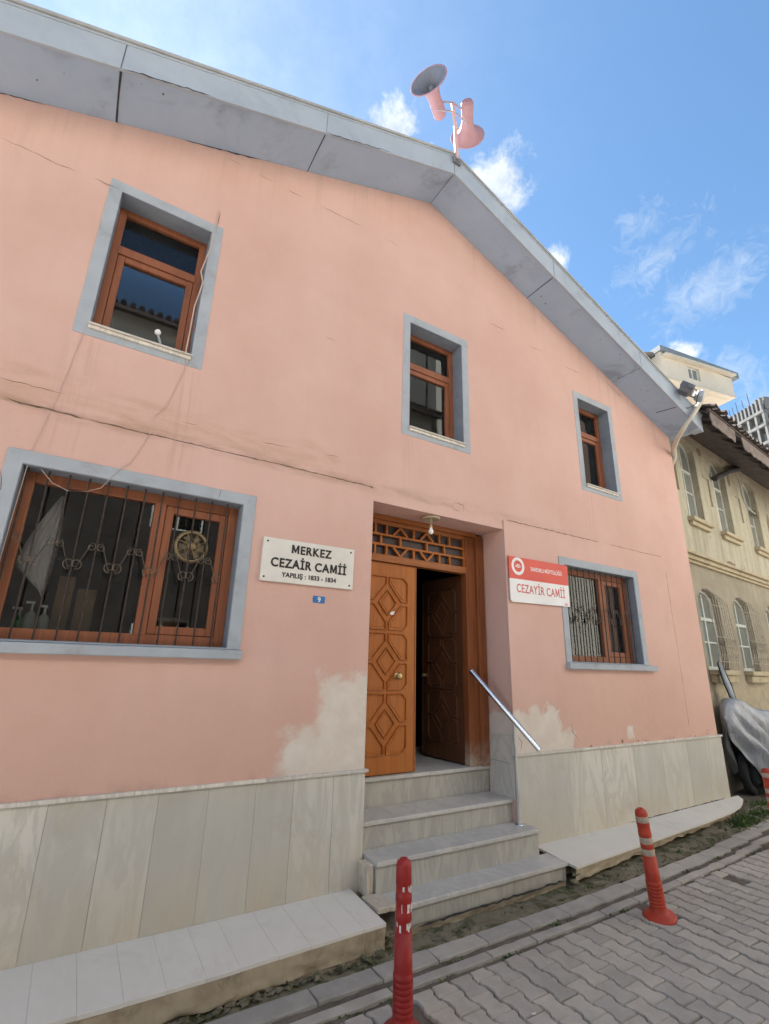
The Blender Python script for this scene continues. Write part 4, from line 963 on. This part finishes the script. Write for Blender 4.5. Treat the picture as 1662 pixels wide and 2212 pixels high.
spots = [(6.75, -.42, -.02, 420, .13, .06), (6.95, -.38, -.02, 360, .12, .06), (7.5, -.4, -.02, 300, .2, .05), (7.3, -.33, -.02, 150, .12, .05), (5.35, -.47, -.02, 130, .12, .025), (5.8, -.45, -.02, 90, .10, .02), (3.95, -.5, -.02, 70, .05, .02), (1.55, -.53, -.02, 120, .07, .02), (1.0, -.55, -.02, 90, .1, .016), (1.75, -.53, -.02, 90, .05, .02), (4.5, -.52, -.02, 70, .12, .014), (7.9, -.2, -.02, 200, .2, .05), (8.4, -.35, -.02, 160, .2, .04), (2.9, -.49, -.02, 60, .3, .010), (3.5, -.50, -.02, 60, .15, .012)]
for i in range(60): spots.append((random.uniform(.3, 8), random.choice((-.76, -.885, -.89, -.545, -.50, -.47)), -.012, 26, .07, .012))
weeds('weeds', spots, WG)
m = MB()
for _ in range(520):
    x = random.uniform(.3, 8.2); y = random.choice((random.uniform(-.585, -.42), random.gauss(-.755, .015), random.gauss(-.885, .012))); r = random.uniform(.002, .008 if y > -.6 else .004)
    M_ = T3(x, y, gz(x)-.016) @ Matrix.Rotation(random.random()*6, 4, 'Z'); m.add([(r, 0, 0), (0, r*.8, 0), (-r, 0, 0), (0, -r*.7, 0), (0, 0, r*.9), (0, 0, -r)], [(0, 1, 4), (1, 2, 4), (2, 3, 4), (3, 0, 4), (1, 0, 5), (2, 1, 5), (3, 2, 5), (0, 3, 5)], M=M_)
o = m.build('gravel', mat_concrete('gravel_stone', (.2, .18, .15), (.32, .29, .25))); o['kind'] = 'stuff'; o['label'] = 'loose grit and pebbles in the gutter and verge'; o['category'] = 'gravel'
def litter(x, y, L, w, rz, lab, mat):
    m = MB(); m.tube([(-L/2, 0, w), (L/2, 0, w)], w, 8); o = m.build('cigarette_end', mat); o.location = (x, y, gz(x)+.002); o.rotation_euler = (0, 0, rz); tag(o, lab, 'litter', 'litter on the paving')
litter(2.36, -1.345, .022, .0035, R(-20), 'white cigarette end lying on the pavers near the dark red bollard', WHITEP)
litter(4.93, -.90, .020, .004, R(70), 'white scrap by the gutter near the leaning orange bollard', WHITEP)
litter(1.35, -.93, .028, .003, R(75), 'white scrap in the gutter left of the dark red bollard', WHITEP)

# ---------------------------------------------------------------- the old house next door
NP0 = Vector((7.45, .25, 0)); NM = Matrix.Translation(NP0) @ Matrix.Rotation(R(5.82), 4, 'Z')
OLD = thing('old_stone_house', 'weathered beige two-storey house with broken eaves and arched windows', 'house', NP0)
def mat_old():
    k = NT('old_plaster', .92, .15); n = k.noise(1.4, 7, .62); n2 = k.noise(7, 7, .65, .3, off=(2, 5, 1)); v = k.noise(1, 6, .62, .3, stretch=(7, 7, .6))
    up_ = k.mix(k.ramp(n, .3, .7), (.42, .39, .305), (.48, .445, .35)); lo = k.mix(k.ramp(n, .3, .7), (.285, .25, .195), (.36, .32, .25))  # yellow paint above; below, stone grey with shade mixed into the colour
    c = k.mix(k.ramp(k.Z, 3.15, 3.3), lo, up_)
    c = k.mix(k.M('MULTIPLY', k.ramp(v, .42, .7), .6), c, (.29, .25, .19))
    top = k.ramp(k.M('ADD', k.Z, k.M('MULTIPLY', k.M('SUBTRACT', n2, .5), 1.4)), 5.0, 5.7); c = k.mix(k.M('MULTIPLY', top, .75), c, (.33, .26, .19))
    low = k.ramp(k.M('ADD', k.Z, k.M('MULTIPLY', k.M('SUBTRACT', n2, .5), .8)), .9, .2); c = k.mix(k.M('MULTIPLY', low, .6), c, (.25, .21, .165))
    yel = k.M('MULTIPLY', k.ramp(k.M('ABSOLUTE', k.M('SUBTRACT', k.Z, 1.1)), .55, .1), k.ramp(n2, .35, .6)); c = k.mix(k.M('MULTIPLY', yel, .6), c, (.50, .41, .27))
    c = k.mix(k.M('MULTIPLY', k.ramp(n2, .54, .7), .5), c, (.25, .21, .165))
    k.color(c); k.bump(k.M('ADD', n2, k.M('MULTIPLY', k.noise(40, 5, .6), .4)), .6, .02); return k.m
OLDM = mat_old()
TRIM = mat_simple('old_trim', (.40, .335, .225), (.47, .40, .28), 6, .9, .4, 25, grime=(.22, .18, .13), gs=5, gamt=.7)
REC = mat_simple('recess_grey', (.27, .24, .195), (.32, .285, .235), 6, .9, .3, 25)
OWOOD = mat_simple('rotten_wood', (.04, .036, .042), (.075, .064, .068), 9, .9, .5, 30, grime=(.03, .025, .025), gs=6)
EAVEB = mat_simple('eave_board_pale', (.16, .13, .12), (.24, .195, .175), 8, .9, .5, 30, grime=(.08, .065, .06), gs=5, gamt=.9)
WFR = mat_simple('old_white_frame', (.52, .54, .50), (.60, .61, .57), 9, .6, .2, 30, grime=(.3, .28, .22))
GLT = mat_glass('old_glass', (.42, .55, .53), .35)
GRIL = mat_simple('old_grille', (.36, .32, .25), (.46, .41, .33), 30, .8, .3, 60, grime=(.16, .1, .07), gs=14, gamt=.8)
TILE = mat_simple('clay_tile', (.085, .07, .068), (.14, .11, .10), 8, .9, .4, 30, grime=(.07, .065, .06), gs=5, gamt=.8)
def arch(x0, x1, z0, zs, rise, n=8):
    c = (x0+x1)/2; w = (x1-x0)/2
    return [(x0, z0), (x1, z0)]+[(c+w*math.cos(math.pi*i/n), zs+rise*math.sin(math.pi*i/n)) for i in range(n+1)]
UW = [(.83, 1.50), (2.20, 2.90), (3.93, 4.60)]; LWN = [(.62, 1.42), (2.05, 2.85), (3.72, 4.5), (5.1, 5.5)]
ua = [arch(a, b, 4.0, 5.28, .24) for a, b in UW]; la = [arch(a, b, 1.6, 2.58, .26) for a, b in LWN[:3]]
pn = [rect(.42, .62, 4.42, 4.98), rect(1.73, 2.02, 4.43, 4.97), rect(3.30, 3.57, 4.43, 4.96)]
wallp = [(-.6, -.3), (5.72, -.3), (5.72, 6.0), (-.6, 6.0)]
m = MB(); m.slab_holes(wallp, ua+la+pn, -.03, -.001, M=NM); m.slab_holes(wallp, ua+la, 0, .28, M=NM)
m.box(5.42, 5.72, .28, 6, -.3, 6, M=NM); m.build('wall', OLDM, OLD, bevel=.004)
m = MB(); m.box(-.55, 5.6, .75, .8, 0, 5.9, M=NM); m.build('interior_walls', DARKIN, OLD)
m = MB()
for a, b, z0, z1 in ((-.6, 5.76, 3.19, 3.235), (-.6, 5.79, 3.237, 3.30), (-.6, 5.84, 3.302, 3.35)): m.box(a, b, -.03-(.045 if z1 < 3.24 else .08 if z1 < 3.31 else .125), -.031, z0, z1, M=NM)
m.build('cornice', TRIM, OLD, bevel=.008)
for (a, b) in UW:
    w = MB(); y0, y1 = .07, .115; ar = arch(a, b, 4.0, 5.28, .24)
    inner = arch(a+.045, b-.045, 4.05, 5.27, .2); w.slab_holes(ar, [inner], y0, y1, M=NM)
    w.box(a+.045, b-.045, y0-.005, y1-.004, 4.93, 4.975, M=NM); w.box(a+.045, b-.045, y0+.005, y1-.006, 4.55, 4.57, M=NM); w.box((a+b)/2-.02, (a+b)/2+.02, y0+.002, y1-.008, 4.05, 5.45, M=NM)
    w = w.build('window', WFR, OLD); g = MB(); g.prism(arch(a+.04, b-.04, 4.03, 5.27, .2), .092, .096, M=NM); g.build('pane', GLT, w)
    s = MB(); s.box(a-.08, b+.08, -.135, .068, 3.93, 3.995, M=NM); s.box(a-.05, b+.05, -.09, -.031, 3.86, 3.928, M=NM); s.build('sill', TRIM, w, bevel=.01)
for i, (a, b) in enumerate(LWN[:3]):
    w = MB(); y0, y1 = .06, .105; w.slab_holes(arch(a, b, 1.6, 2.58, .26), [arch(a+.05, b-.05, 1.65, 2.56, .22)], y0, y1, M=NM)
    w.box(a+.05, b-.05, y0-.005, y1-.004, 2.34, 2.39, M=NM); w.box((a+b)/2-.02, (a+b)/2+.02, y0+.002, y1-.008, 1.65, 2.75, M=NM); w.box(a+.05, b-.05, y0+.003, y1-.006, 2.0, 2.025, M=NM)
    w = w.build('window', WFR, OLD); g = MB(); g.prism(arch(a+.04, b-.04, 1.63, 2.56, .22), .08, .084, M=NM); g.build('pane', GLT, w)
    s = MB(); s.box(a-.03, b+.06, -.16, -.031, 1.53, 1.60, M=NM); s.box(a, b+.03, -.12, -.031, 1.42, 1.528, M=NM); s.build('sill', TRIM, w, bevel=.012)
    gr = MB(); n = 8
    for k in range(n+1):
        x = a+.02+(b-a-.04)*k/n; top = 2.66+.12*math.sin(math.pi*k/n)
        gr.tube([NM @ Vector((x, -.02, top+.05)), NM @ Vector((x, -.16, top-.06)), NM @ Vector((x, -.18, 2.1)), NM @ Vector((x, -.20, 1.85)), NM @ Vector((x, -.15, 1.62))], .006, 6)
        if k < n:
            for zc in (1.78, 1.9, 2.02):
                gr.tube([NM @ Vector((x+.045+.035*math.cos(t), -.195, zc+.045*math.sin(t))) for t in [i*.7 for i in range(7)]], .0035, 5)
    for z, y in ((2.55, -.17), (2.08, -.18), (1.72, -.175)): gr.tube([NM @ Vector((a+.01, y, z)), NM @ Vector((b-.01, y, z))], .005, 6)
    gr.build('grille', GRIL, w)
# broken spots in the wall
m = MB()
for (s, z, w_, h_) in ((1.75, 5.45, .12, .10), (4.55, 4.85, .10, .10), (2.35, 3.43, .22, .05), (3.1, 5.3, .1, .3), (5.2, 4.6, .12, .5), (5.35, 3.9, .1, .3), (2.05, 5.75, .05, .16)):
    pts = [(s+w_*math.cos(t)*random.uniform(.6, 1.1), z+h_*math.sin(t)*random.uniform(.6, 1.1)) for t in [2*math.pi*i/11 for i in range(11)]]
    m.prism(pts, -.0325, -.0315, M=NM)
m.build('broken_plaster', mat_simple('exposed_rubble', (.17, .125, .09), (.26, .2, .145), 14, .95, .6, 30), OLD)
# eaves: sloping dark boards, rafters, ragged edge board and clay tiles
m = MB(); v = []; f = []; n = 60
for i in range(n+1):
    s = -.1+7.6*i/n
    for (y, z) in ((.25, 6.10), (-.4, 5.64), (-.83, 5.30)):
        zz = z+noise.noise(Vector((s*1.2, y, 3)))*.06; v.append((s, y, zz))
for i in range(n):
    for j in range(2): a = i*3+j; f.append((a, a+1, a+4, a+3))
m.add(v, f, M=NM); o_ = m.build('eave_boards', OWOOD, OLD); sm = o_.modifiers.new('t', 'SOLIDIFY'); sm.thickness = .02
m = MB()
for k in range(15):
    s = .1+k*.5+random.gauss(0, .03); T_ = NM @ T3(s, 0, 0)
    m.add([(-.04, .2, 6.04), (.04, .2, 6.04), (.04, -.8, 5.22), (-.04, -.8, 5.22), (-.04, .2, 6.10), (.04, .2, 6.10), (.04, -.8, 5.33), (-.04, -.8, 5.33)], [(0, 1, 2, 3), (7, 6, 5, 4), (0, 4, 5, 1), (2, 6, 7, 3), (1, 5, 6, 2), (3, 7, 4, 0)], M=T_)
m.build('rafters', OWOOD, OLD)
m = MB(); P = []
for i in range(150):
    s = -.05+7.5*i/149; hole = noise.noise(Vector((s*2.3, 0, 7))); lo = 5.09+.05*noise.noise(Vector((s*6, 2, 2)))+(.17 if hole > .12 else 0)+(.10 if hole > .3 else 0); P.append((s, lo))
v = []
for s, lo in P: v += [(s, -.845, lo), (s, -.845, 5.33), (s, -.83, lo), (s, -.83, 5.33)]
f = []
for i in range(149): a = i*4; f += [(a, a+4, a+5, a+1), (a+2, a+3, a+7, a+6), (a, a+2, a+6, a+4)]
m.add(v, f, M=NM); m.build('edge_board', EAVEB, OLD)
m = MB()
for k in range(48):
    s = -.05+k*.157+random.gauss(0, .006)
    for q in range(5):
        r_ = .07; y0 = -.93+q*.34+random.gauss(0, .02); z0 = 5.325+q*.34*.40; v = []; f = []
        for e, (yy, zz, rr) in enumerate(((y0, z0, r_), (y0+.40, z0+.145, r_*.8))):
            for i in range(7): t = math.pi*i/6; v.append((s+rr*math.cos(t), yy, zz+rr*math.sin(t)*.8)); 
            for i in range(7): t = math.pi*i/6; v.append((s+(rr-.014)*math.cos(t), yy, zz+(rr-.014)*math.sin(t)*.8))
        for i in range(6): f += [(i, i+1, 15+i, 14+i), (7+i+1, 7+i, 21+i, 22+i), (i, 7+i, 8+i, i+1)]
        m.add(v, f, M=NM)
m.box(-.1, 7.5, -.86, -.82, 5.30, 5.325, M=NM)
m.add([(-.1, -.88, 5.33), (7.5, -.88, 5.33), (7.5, 3, 6.85), (-.1, 3, 6.85)], [(0, 1, 2, 3)], M=NM)
m.build('roof', TILE, OLD)
m = MB(); m.tube([NM @ Vector((2.12, -.10, 5.0)), NM @ Vector((2.9, -.14, 5.34)), NM @ Vector((3.82, -.05, 5.68))], [.055, .045, .06], 8)
tag(m.build('loose_beam', OWOOD), 'dark rotten beam hanging askew across the upper wall of the old house', 'beam')
m = MB(); m.tube([NM @ Vector((3.72, -.045, 5.45)), NM @ Vector((3.76, -.045, 4.98)), NM @ Vector((3.95, -.05, 4.8)), NM @ Vector((4.3, -.05, 4.78))], .012, 6); m.build('conduit', WFR, OLD)
m = MB(); m.tube([NM @ Vector((4.05, -.05, 1.25)), NM @ Vector((4.15, -.05, 1.12)), NM @ Vector((5.2, -.05, 1.1))], .008, 6); m.tube([NM @ Vector((1.2, -.05, 1.0)), NM @ Vector((1.25, -.05, .9))], .008, 6)
tag(m.build('wall_wire', BAR), 'short black wire fixed low on the wall of the old house', 'cable')

# ---------------------------------------------------------------- covered motorcycle
def mat_tarp():
    k = NT('grey_tarpaulin', .42, .5); n = k.noise(5, 6, .6); c = k.mix(k.ramp(n, .3, .7), (.30, .31, .34), (.40, .41, .44)); k.color(c)
    k.b.inputs['Metallic'].default_value = .25; k.bump(k.M('ADD', k.noise(7, 5, .55, 1.2, stretch=(2.5, 2, .7)), k.M('MULTIPLY', k.noise(40, 4, .5), .1)), .6, .03); return k.m
MC = thing('covered_motorcycle', 'motorcycle under a shiny grey tarpaulin parked against the old house', 'motorcycle', (8.8, .05, 0))
def tarp():
    m = MB(); v = []; f = []; NX, NA = 130, 90
    hp = [(0, .92), (.04, 1.12), (.10, 1.20), (.2, 1.17), (.35, 1.05), (.6, .98), (.8, .94), (.93, .88), (1, .7)]
    def H(t):
        for (a, p), (b, q) in zip(hp[:-1], hp[1:]):
            if t <= b: return p+(q-p)*(t-a)/(b-a)
        return .7
    for i in range(NX+1):
        t = i/NX; x = 7.80+2.2*t; h = H(t); hw = .05+.26*min(1, (t/.16))**.7*(1 if t < .9 else 1-(t-.9)*2.5)
        for j in range(NA+1):
            a = j/NA*2-1; sg = 1 if a > 0 else -1; q = abs(a)      # q 0 ridge .. 1 hem
            hem = .09+.04*math.sin(t*9+1)+.035*noise.noise(Vector((t*14, 3, 1)))+.22*max(0, .12-t)/.12
            if q < .15: yy = hw*.4*(q/.15); zz = h-.03*(q/.15)**2
            else: u = (q-.15)/.85; yy = hw*(.4+.6*u**.7); zz = h-.03+(hem-h+.03)*u
            dx, dz = x-7.86, 1.35-zz; ph = math.atan2(dz, dx+.15); d = min(.9, math.hypot(dx, dz))
            fold = (math.sin(ph*17+2.5*noise.noise(Vector((x*1.5, zz*1.5, sg*3))))*.055+math.sin(ph*37+4)*.015)*d*min(1, q*2.5)+noise.noise(Vector((x*6, zz*3, sg)))*.02
            v.append((x+.34*q*q*max(0, 1-t*2.2)+.05*noise.noise(Vector((t*3, q*5, sg))), .07+sg*(yy+fold), zz+gz(x)+.04+.02*noise.noise(Vector((x*5, q*3, 9)))))
    for i in range(NX):
        for j in range(NA): a = i*(NA+1)+j; f.append((a, a+NA+1, a+NA+2, a+1))
    m.add(v, f, True); return m
o_ = tarp().build('tarpaulin', mat_tarp(), MC); sm = o_.modifiers.new('t', 'SOLIDIFY'); sm.thickness = .003
RUB = mat_simple('tyre_rubber', (.018, .018, .02), (.03, .03, .032), 12, .8, .3, 40)
for cxw, wr in ((8.33, .25), (9.55, .25)):
    m = MB(); m.tube([(cxw+wr*math.cos(t), .07, gz(cxw)+.03+wr+wr*math.sin(t)) for t in [2*math.pi*i/32 for i in range(32)]], .055, 12, closed=True); m.lathe([(.001, -.03), (wr*.95, -.02), (wr*.95, .02), (.001, .03)], 28, M=T3(cxw, .07, gz(cxw)+.03+wr) @ Matrix.Rotation(R(90), 4, 'X')); w = m.build('wheel', RUB, MC)
m = MB(); m.box(8.2, 9.5, -.04, .2, .12, .62); m.box(8.14, 8.28, .03, .13, .3, .9); m.build('body', RUB, MC, bevel=.05)
m = MB(); v = []; f = []
L_ = [(7.99, 1.70), (8.06, 1.45), (8.16, 1.27), (8.24, 1.12)]; R_ = [(8.02, 1.71), (8.16, 1.58), (8.28, 1.37), (8.36, 1.10)]
for (a, b), (c, d) in zip(L_, R_): v += [(a, .12, b), ((a+c)/2, .085, (b+d)/2), (c, .12, d)]
for i in range(3): f += [(i*3, i*3+1, i*3+4, i*3+3), (i*3+1, i*3+2, i*3+5, i*3+4)]
m.add(v, f, True); ws = m.build('windshield', mat_simple('windshield_plastic', (.33, .37, .42), (.38, .42, .47), 5, .3, .1), MC); sm = ws.modifiers.new('t', 'SOLIDIFY'); sm.thickness = .004
m = MB(); m.tube([(a, .12, b) for a, b in L_], .011, 6); m.tube([(a, .12, b) for a, b in R_], .013, 6); m.build('trim', RUB, ws)

# ---------------------------------------------------------------- far buildings
YM = Matrix.Translation((20.35, 6, 0)) @ Matrix.Rotation(R(-11.51), 4, 'Z')
YL = mat_simple('cream_render', (.58, .50, .40), (.64, .555, .45), 1.2, .9, .2, 10, grime=(.45, .38, .28), gs=1, gamt=.4)
YB = thing('cream_apartment_building', 'cream apartment block with overhanging top floor behind the old house', 'building', (20.35, 6, 0))
m = MB(); m.slab_holes([(-.12, 14.03), (4.42, 14.05), (4.42, 15.1), (-.12, 15.40)], [rect(1.52, 2.25, 14.42, 15.08)], 0, .25, M=YM)
m.box(-.12, .1, .25, 7, 14.03, 15.3, M=YM); m.box(4.2, 4.42, .25, 7, 14.05, 15.0, M=YM); m.box(.1, 4.2, .25, 7, 14.031, 14.15, M=YM)
m.box(0, 3.9, 1.5, 7, 2, 14.03, M=YM); m.build('wall', YL, YB)
m = MB(); m.add([(-.2, -.12, 15.66), (4.8, -.12, 15.45), (4.8, 7, 15.3), (-.2, 7, 15.62), (-.2, -.12, 15.40), (4.8, -.12, 15.14), (4.95, 7, 15.15), (-.2, 7, 15.45)], [(0, 1, 2, 3), (7, 6, 5, 4), (0, 4, 5, 1), (1, 5, 6, 2), (3, 2, 6, 7), (0, 3, 7, 4)], M=YM)
m.build('roof', mat_simple('roof_dark_sheet', (.15, .17, .18), (.2, .22, .23), 3, .7, .2, 10), YB)
m = MB(); m.box(-.05, 4.45, -.25, 0, 15.16, 15.24, M=YM); m.box(-.12, 4.45, -.04, 0, 14.05, 14.14, M=YM); m.build('moulding', mat_simple('cream_trim', (.5, .45, .36), (.56, .5, .41), 3, .9, 0), YB)
m = MB(); frame_rect(m, 1.52, 2.25, 14.42, 15.08, .05, .1, .16); m.box(1.86, 1.92, .1, .16, 14.42, 15.08); mm = MB(); mm.add(m.v, m.f, M=YM); w = mm.build('window', WFR, YB)
m = MB(); m.box(1.55, 2.22, .13, .135, 14.45, 15.05, M=YM); m.build('pane', GLT, w)
m = MB(); m.box(1.5, 2.3, .3, .35, 14.3, 15.1, M=YM); m.build('room', DARKIN, w)
m = MB()
for k in range(14):
    x = 1.6+k*.19
    m.tube([YM @ Vector((x, 1.44, 13.2)), YM @ Vector((x+.12, 1.44, 13.5))], .012, 4); m.tube([YM @ Vector((x+.12, 1.44, 13.2)), YM @ Vector((x, 1.44, 13.5))], .012, 4)
m.build('balustrade', YL, YB)
m = MB(); m.box(-1.6, -.2, .6, 6, 14.9, 15.05, M=YM); m.box(-1.4, -.2, .8, 6, 14.0, 14.9, M=YM); m.add([(-1.8, .3, 15.05), (-.1, .3, 15.6), (-.1, 6, 15.6), (-1.8, 6, 15.05), (-1.8, .3, 14.98), (-.1, .3, 15.5), (-.1, 6, 15.5), (-1.8, 6, 14.98)], [(0, 1, 2, 3), (7, 6, 5, 4), (0, 4, 5, 1), (0, 3, 7, 4)], M=YM)
m.build('side_roof', mat_simple('side_roof_brown', (.25, .19, .17), (.32, .25, .22), 3, .9, .2, 10), YB)

CB = thing('unfinished_concrete_building', 'grey unfinished concrete block with bare columns at the far right', 'building', (52.25, 12.9, 0))
CM = Matrix.Translation((52.25, 12.9, 0)) @ Matrix.Rotation(math.atan2(16.25-12.9, 53.7-52.25), 4, 'Z')       # local x runs to the left in view, +y behind... 
CCN = mat_simple('raw_concrete', (.115, .115, .113), (.165, .16, .155), 2, .95, .3, 8, grime=(.24, .23, .22), gs=1.2, gamt=.5)
m = MB()
for z in (24.2, 25.6, 22.4, 20.8, 19.2): m.box(0, 3.9, -5, 0, z, z+.28, M=CM)
for k in range(9): m.box(.1+k*.43, .28+k*.43, -.3, -.02, 25.88, 27.0+(.2 if k < 2 else 0), M=CM)
for k in range(5): m.box(.0+k*.85, .22+k*.85, -.4, -.03, 19.4, 25.7, M=CM)
m.box(0, .25, -5, -.4, 26.0, 27.3, M=CM); m.box(-.0, 3.9, -5, -4.6, 10, 27, M=CM); m.box(0, .2, -4.5, -.4, 16, 24.2, M=CM)
m.box(.1, 3.8, -.8, -.5, 10, 19.2, M=CM)
m.build('frame', CCN, CB)
m = MB(); m.box(.3, 3.7, -1.6, -1.5, 19, 25.5, M=CM); m.build('back_wall', mat_simple('grey_block', (.22, .22, .22), (.3, .3, .3), 2, .95, 0), CB)  # plain grey blockwork behind the bare columns
m = MB()
for k, (x, h) in enumerate(((1.4, 28.4), (2.1, 28.0), (2.8, 28.2), (3.3, 27.9), (3.7, 27.8))): m.tube([CM @ Vector((x, -.2, 26.9)), CM @ Vector((x+.03, -.2, h))], .03, 4)
m.build('rebar', BAR, CB)
WB = thing('pale_far_building', 'pale building seen past the end of the old house', 'building', (19, 3.4, 0)); wb = MB(); wb.slab_holes([(0, -.3), (5, -.3), (5, 8.6), (0, 8.6)], [rect(.3+1.2*i, 1.0+1.2*i, z, z+1.2) for i in range(4) for z in (1.2, 4.0, 6.6)], 0, .25, M=T3(19, 2.6, 0) @ Matrix.Rotation(R(-60), 4, 'Z'))
wb.build('wall', mat_simple('pale_render', (.58, .56, .52), (.64, .62, .58), 2, .9, .2, 10), WB)
m = MB(); m.box(0, 5, .3, .35, 0, 8.5, M=T3(19, 2.6, 0) @ Matrix.Rotation(R(-60), 4, 'Z')); m.build('window_dark', DARKIN, WB)

# ---------------------------------------------------------------- houses across the street (they light the facade and show in its panes)
def opp_mat():
    k = NT('light_tuned_render', .9, .2); n = k.noise(2, 6, .6); lo = k.mix(k.ramp(n, .3, .7), (.03, .027, .025), (.05, .045, .04)); up_ = k.mix(k.ramp(n, .3, .7), (.64, .59, .52), (.7, .65, .58))
    k.color(k.mix(k.ramp(k.Z, 6.2, 6.25), lo, up_)); return k.m  # wall tones made up: near-black below darkens panes, pale above gives bounce light
def opp(name, lab, x0, x1, h, mat, roofmat, wins, y=-8.0, depth=7, over=.5, ridge=2.2):
    t = thing(name, lab, 'house', ((x0+x1)/2, y, 0)); m = MB(); M_ = Matrix.Translation((0, y, 0)) @ Matrix.Rotation(R(180), 4, 'Z')
    holes = [rect(-b, -a, c, d) for a, b, c, d in wins]
    m.slab_holes([(-x1, -.3), (-x0, -.3), (-x0, h), (-x1, h)], holes, 0, .3, M=M_); m.box(-x1, -x1+.3, .3, depth, -.3, h, M=M_); m.box(-x0-.3, -x0, .3, depth, -.3, h, M=M_); m.box(-x1, -x0, .5, .6, 0, h, M=M_)
    m.build('wall', mat, t)
    if roofmat:
        m = MB(); m.add([(x0-.2, y+over, h-.15), (x1+.2, y+over, h-.15), (x1+.2, y-depth/2, h+ridge), (x0-.2, y-depth/2, h+ridge), (x1+.2, y-depth, h), (x0-.2, y-depth, h)], [(0, 1, 2, 3), (3, 2, 4, 5)])
        m.add([(x0-.2, y+over, h-.27), (x1+.2, y+over, h-.27), (x1+.2, y, h-.03), (x0-.2, y, h-.03), (x0-.2, y+over, h-.151), (x1+.2, y+over, h-.151)], [(3, 2, 1, 0), (0, 1, 5, 4)])
        k = 0; x = x0-.2
        while x < x1+.2: m.tube([(x, y+over+.04, h-.13), (x, y-depth/2, h+ridge+.03)], .07, 6); x += .2
        m.build('roof', roofmat, t)
    for a, b, c, d in wins:
        m = MB(); frame_rect(m, -b, -a, c, d, .06, .1, .16); m.box(-(a+b)/2-.03, -(a+b)/2+.03, .1, .16, c, d); mm = MB(); mm.add(m.v, m.f, M=M_); w = mm.build('window', WFR, t); m = MB(); m.box(-b+.05, -a-.05, .12, .126, c+.05, d-.05, M=M_); m.build('pane', GLASS, w)
DTILE = mat_simple('dark_roof_tile', (.035, .025, .024), (.06, .042, .038), 6, .9, .4, 20)
opp('tiled_house', 'house across the street with dark tiled roof and light-tuned wall tones', -9, 9.1, 9.7, opp_mat(), DTILE,
    [(-6, -4.8, 1.2, 2.4), (-2.5, -1.3, 1.2, 2.4), (1, 2.2, 1.2, 2.4), (4.2, 5.2, 1.0, 2.3), (-6, -4.8, 4.4, 5.8), (-2.5, -1.3, 4.4, 5.8), (1, 2.2, 4.4, 5.8), (4.4, 5.4, 4.4, 5.8)])
opp('tall_pale_house', 'tall pale apartment house across the street', 9.3, 17.0, 13.8, mat_simple('pale_green_render', (.60, .58, .50), (.66, .64, .56), 1.5, .9, .2, 20), None,
    [(10, 11, 1.2, 2.4), (12.5, 13.6, 1.2, 2.4), (14, 15.2, 4.2, 5.6), (11.3, 12.4, 4.2, 5.6), (14, 15.2, 7.2, 8.6)])
opp('brown_house', 'dark brown house with tiled roof farther along the street', 17.2, 26, 14, mat_simple('brown_render', (.16, .11, .09), (.2, .14, .11), 1.5, .9, .2, 20), DTILE, [(18, 19, 1.2, 2.4), (20, 21.2, 4.2, 5.6)])
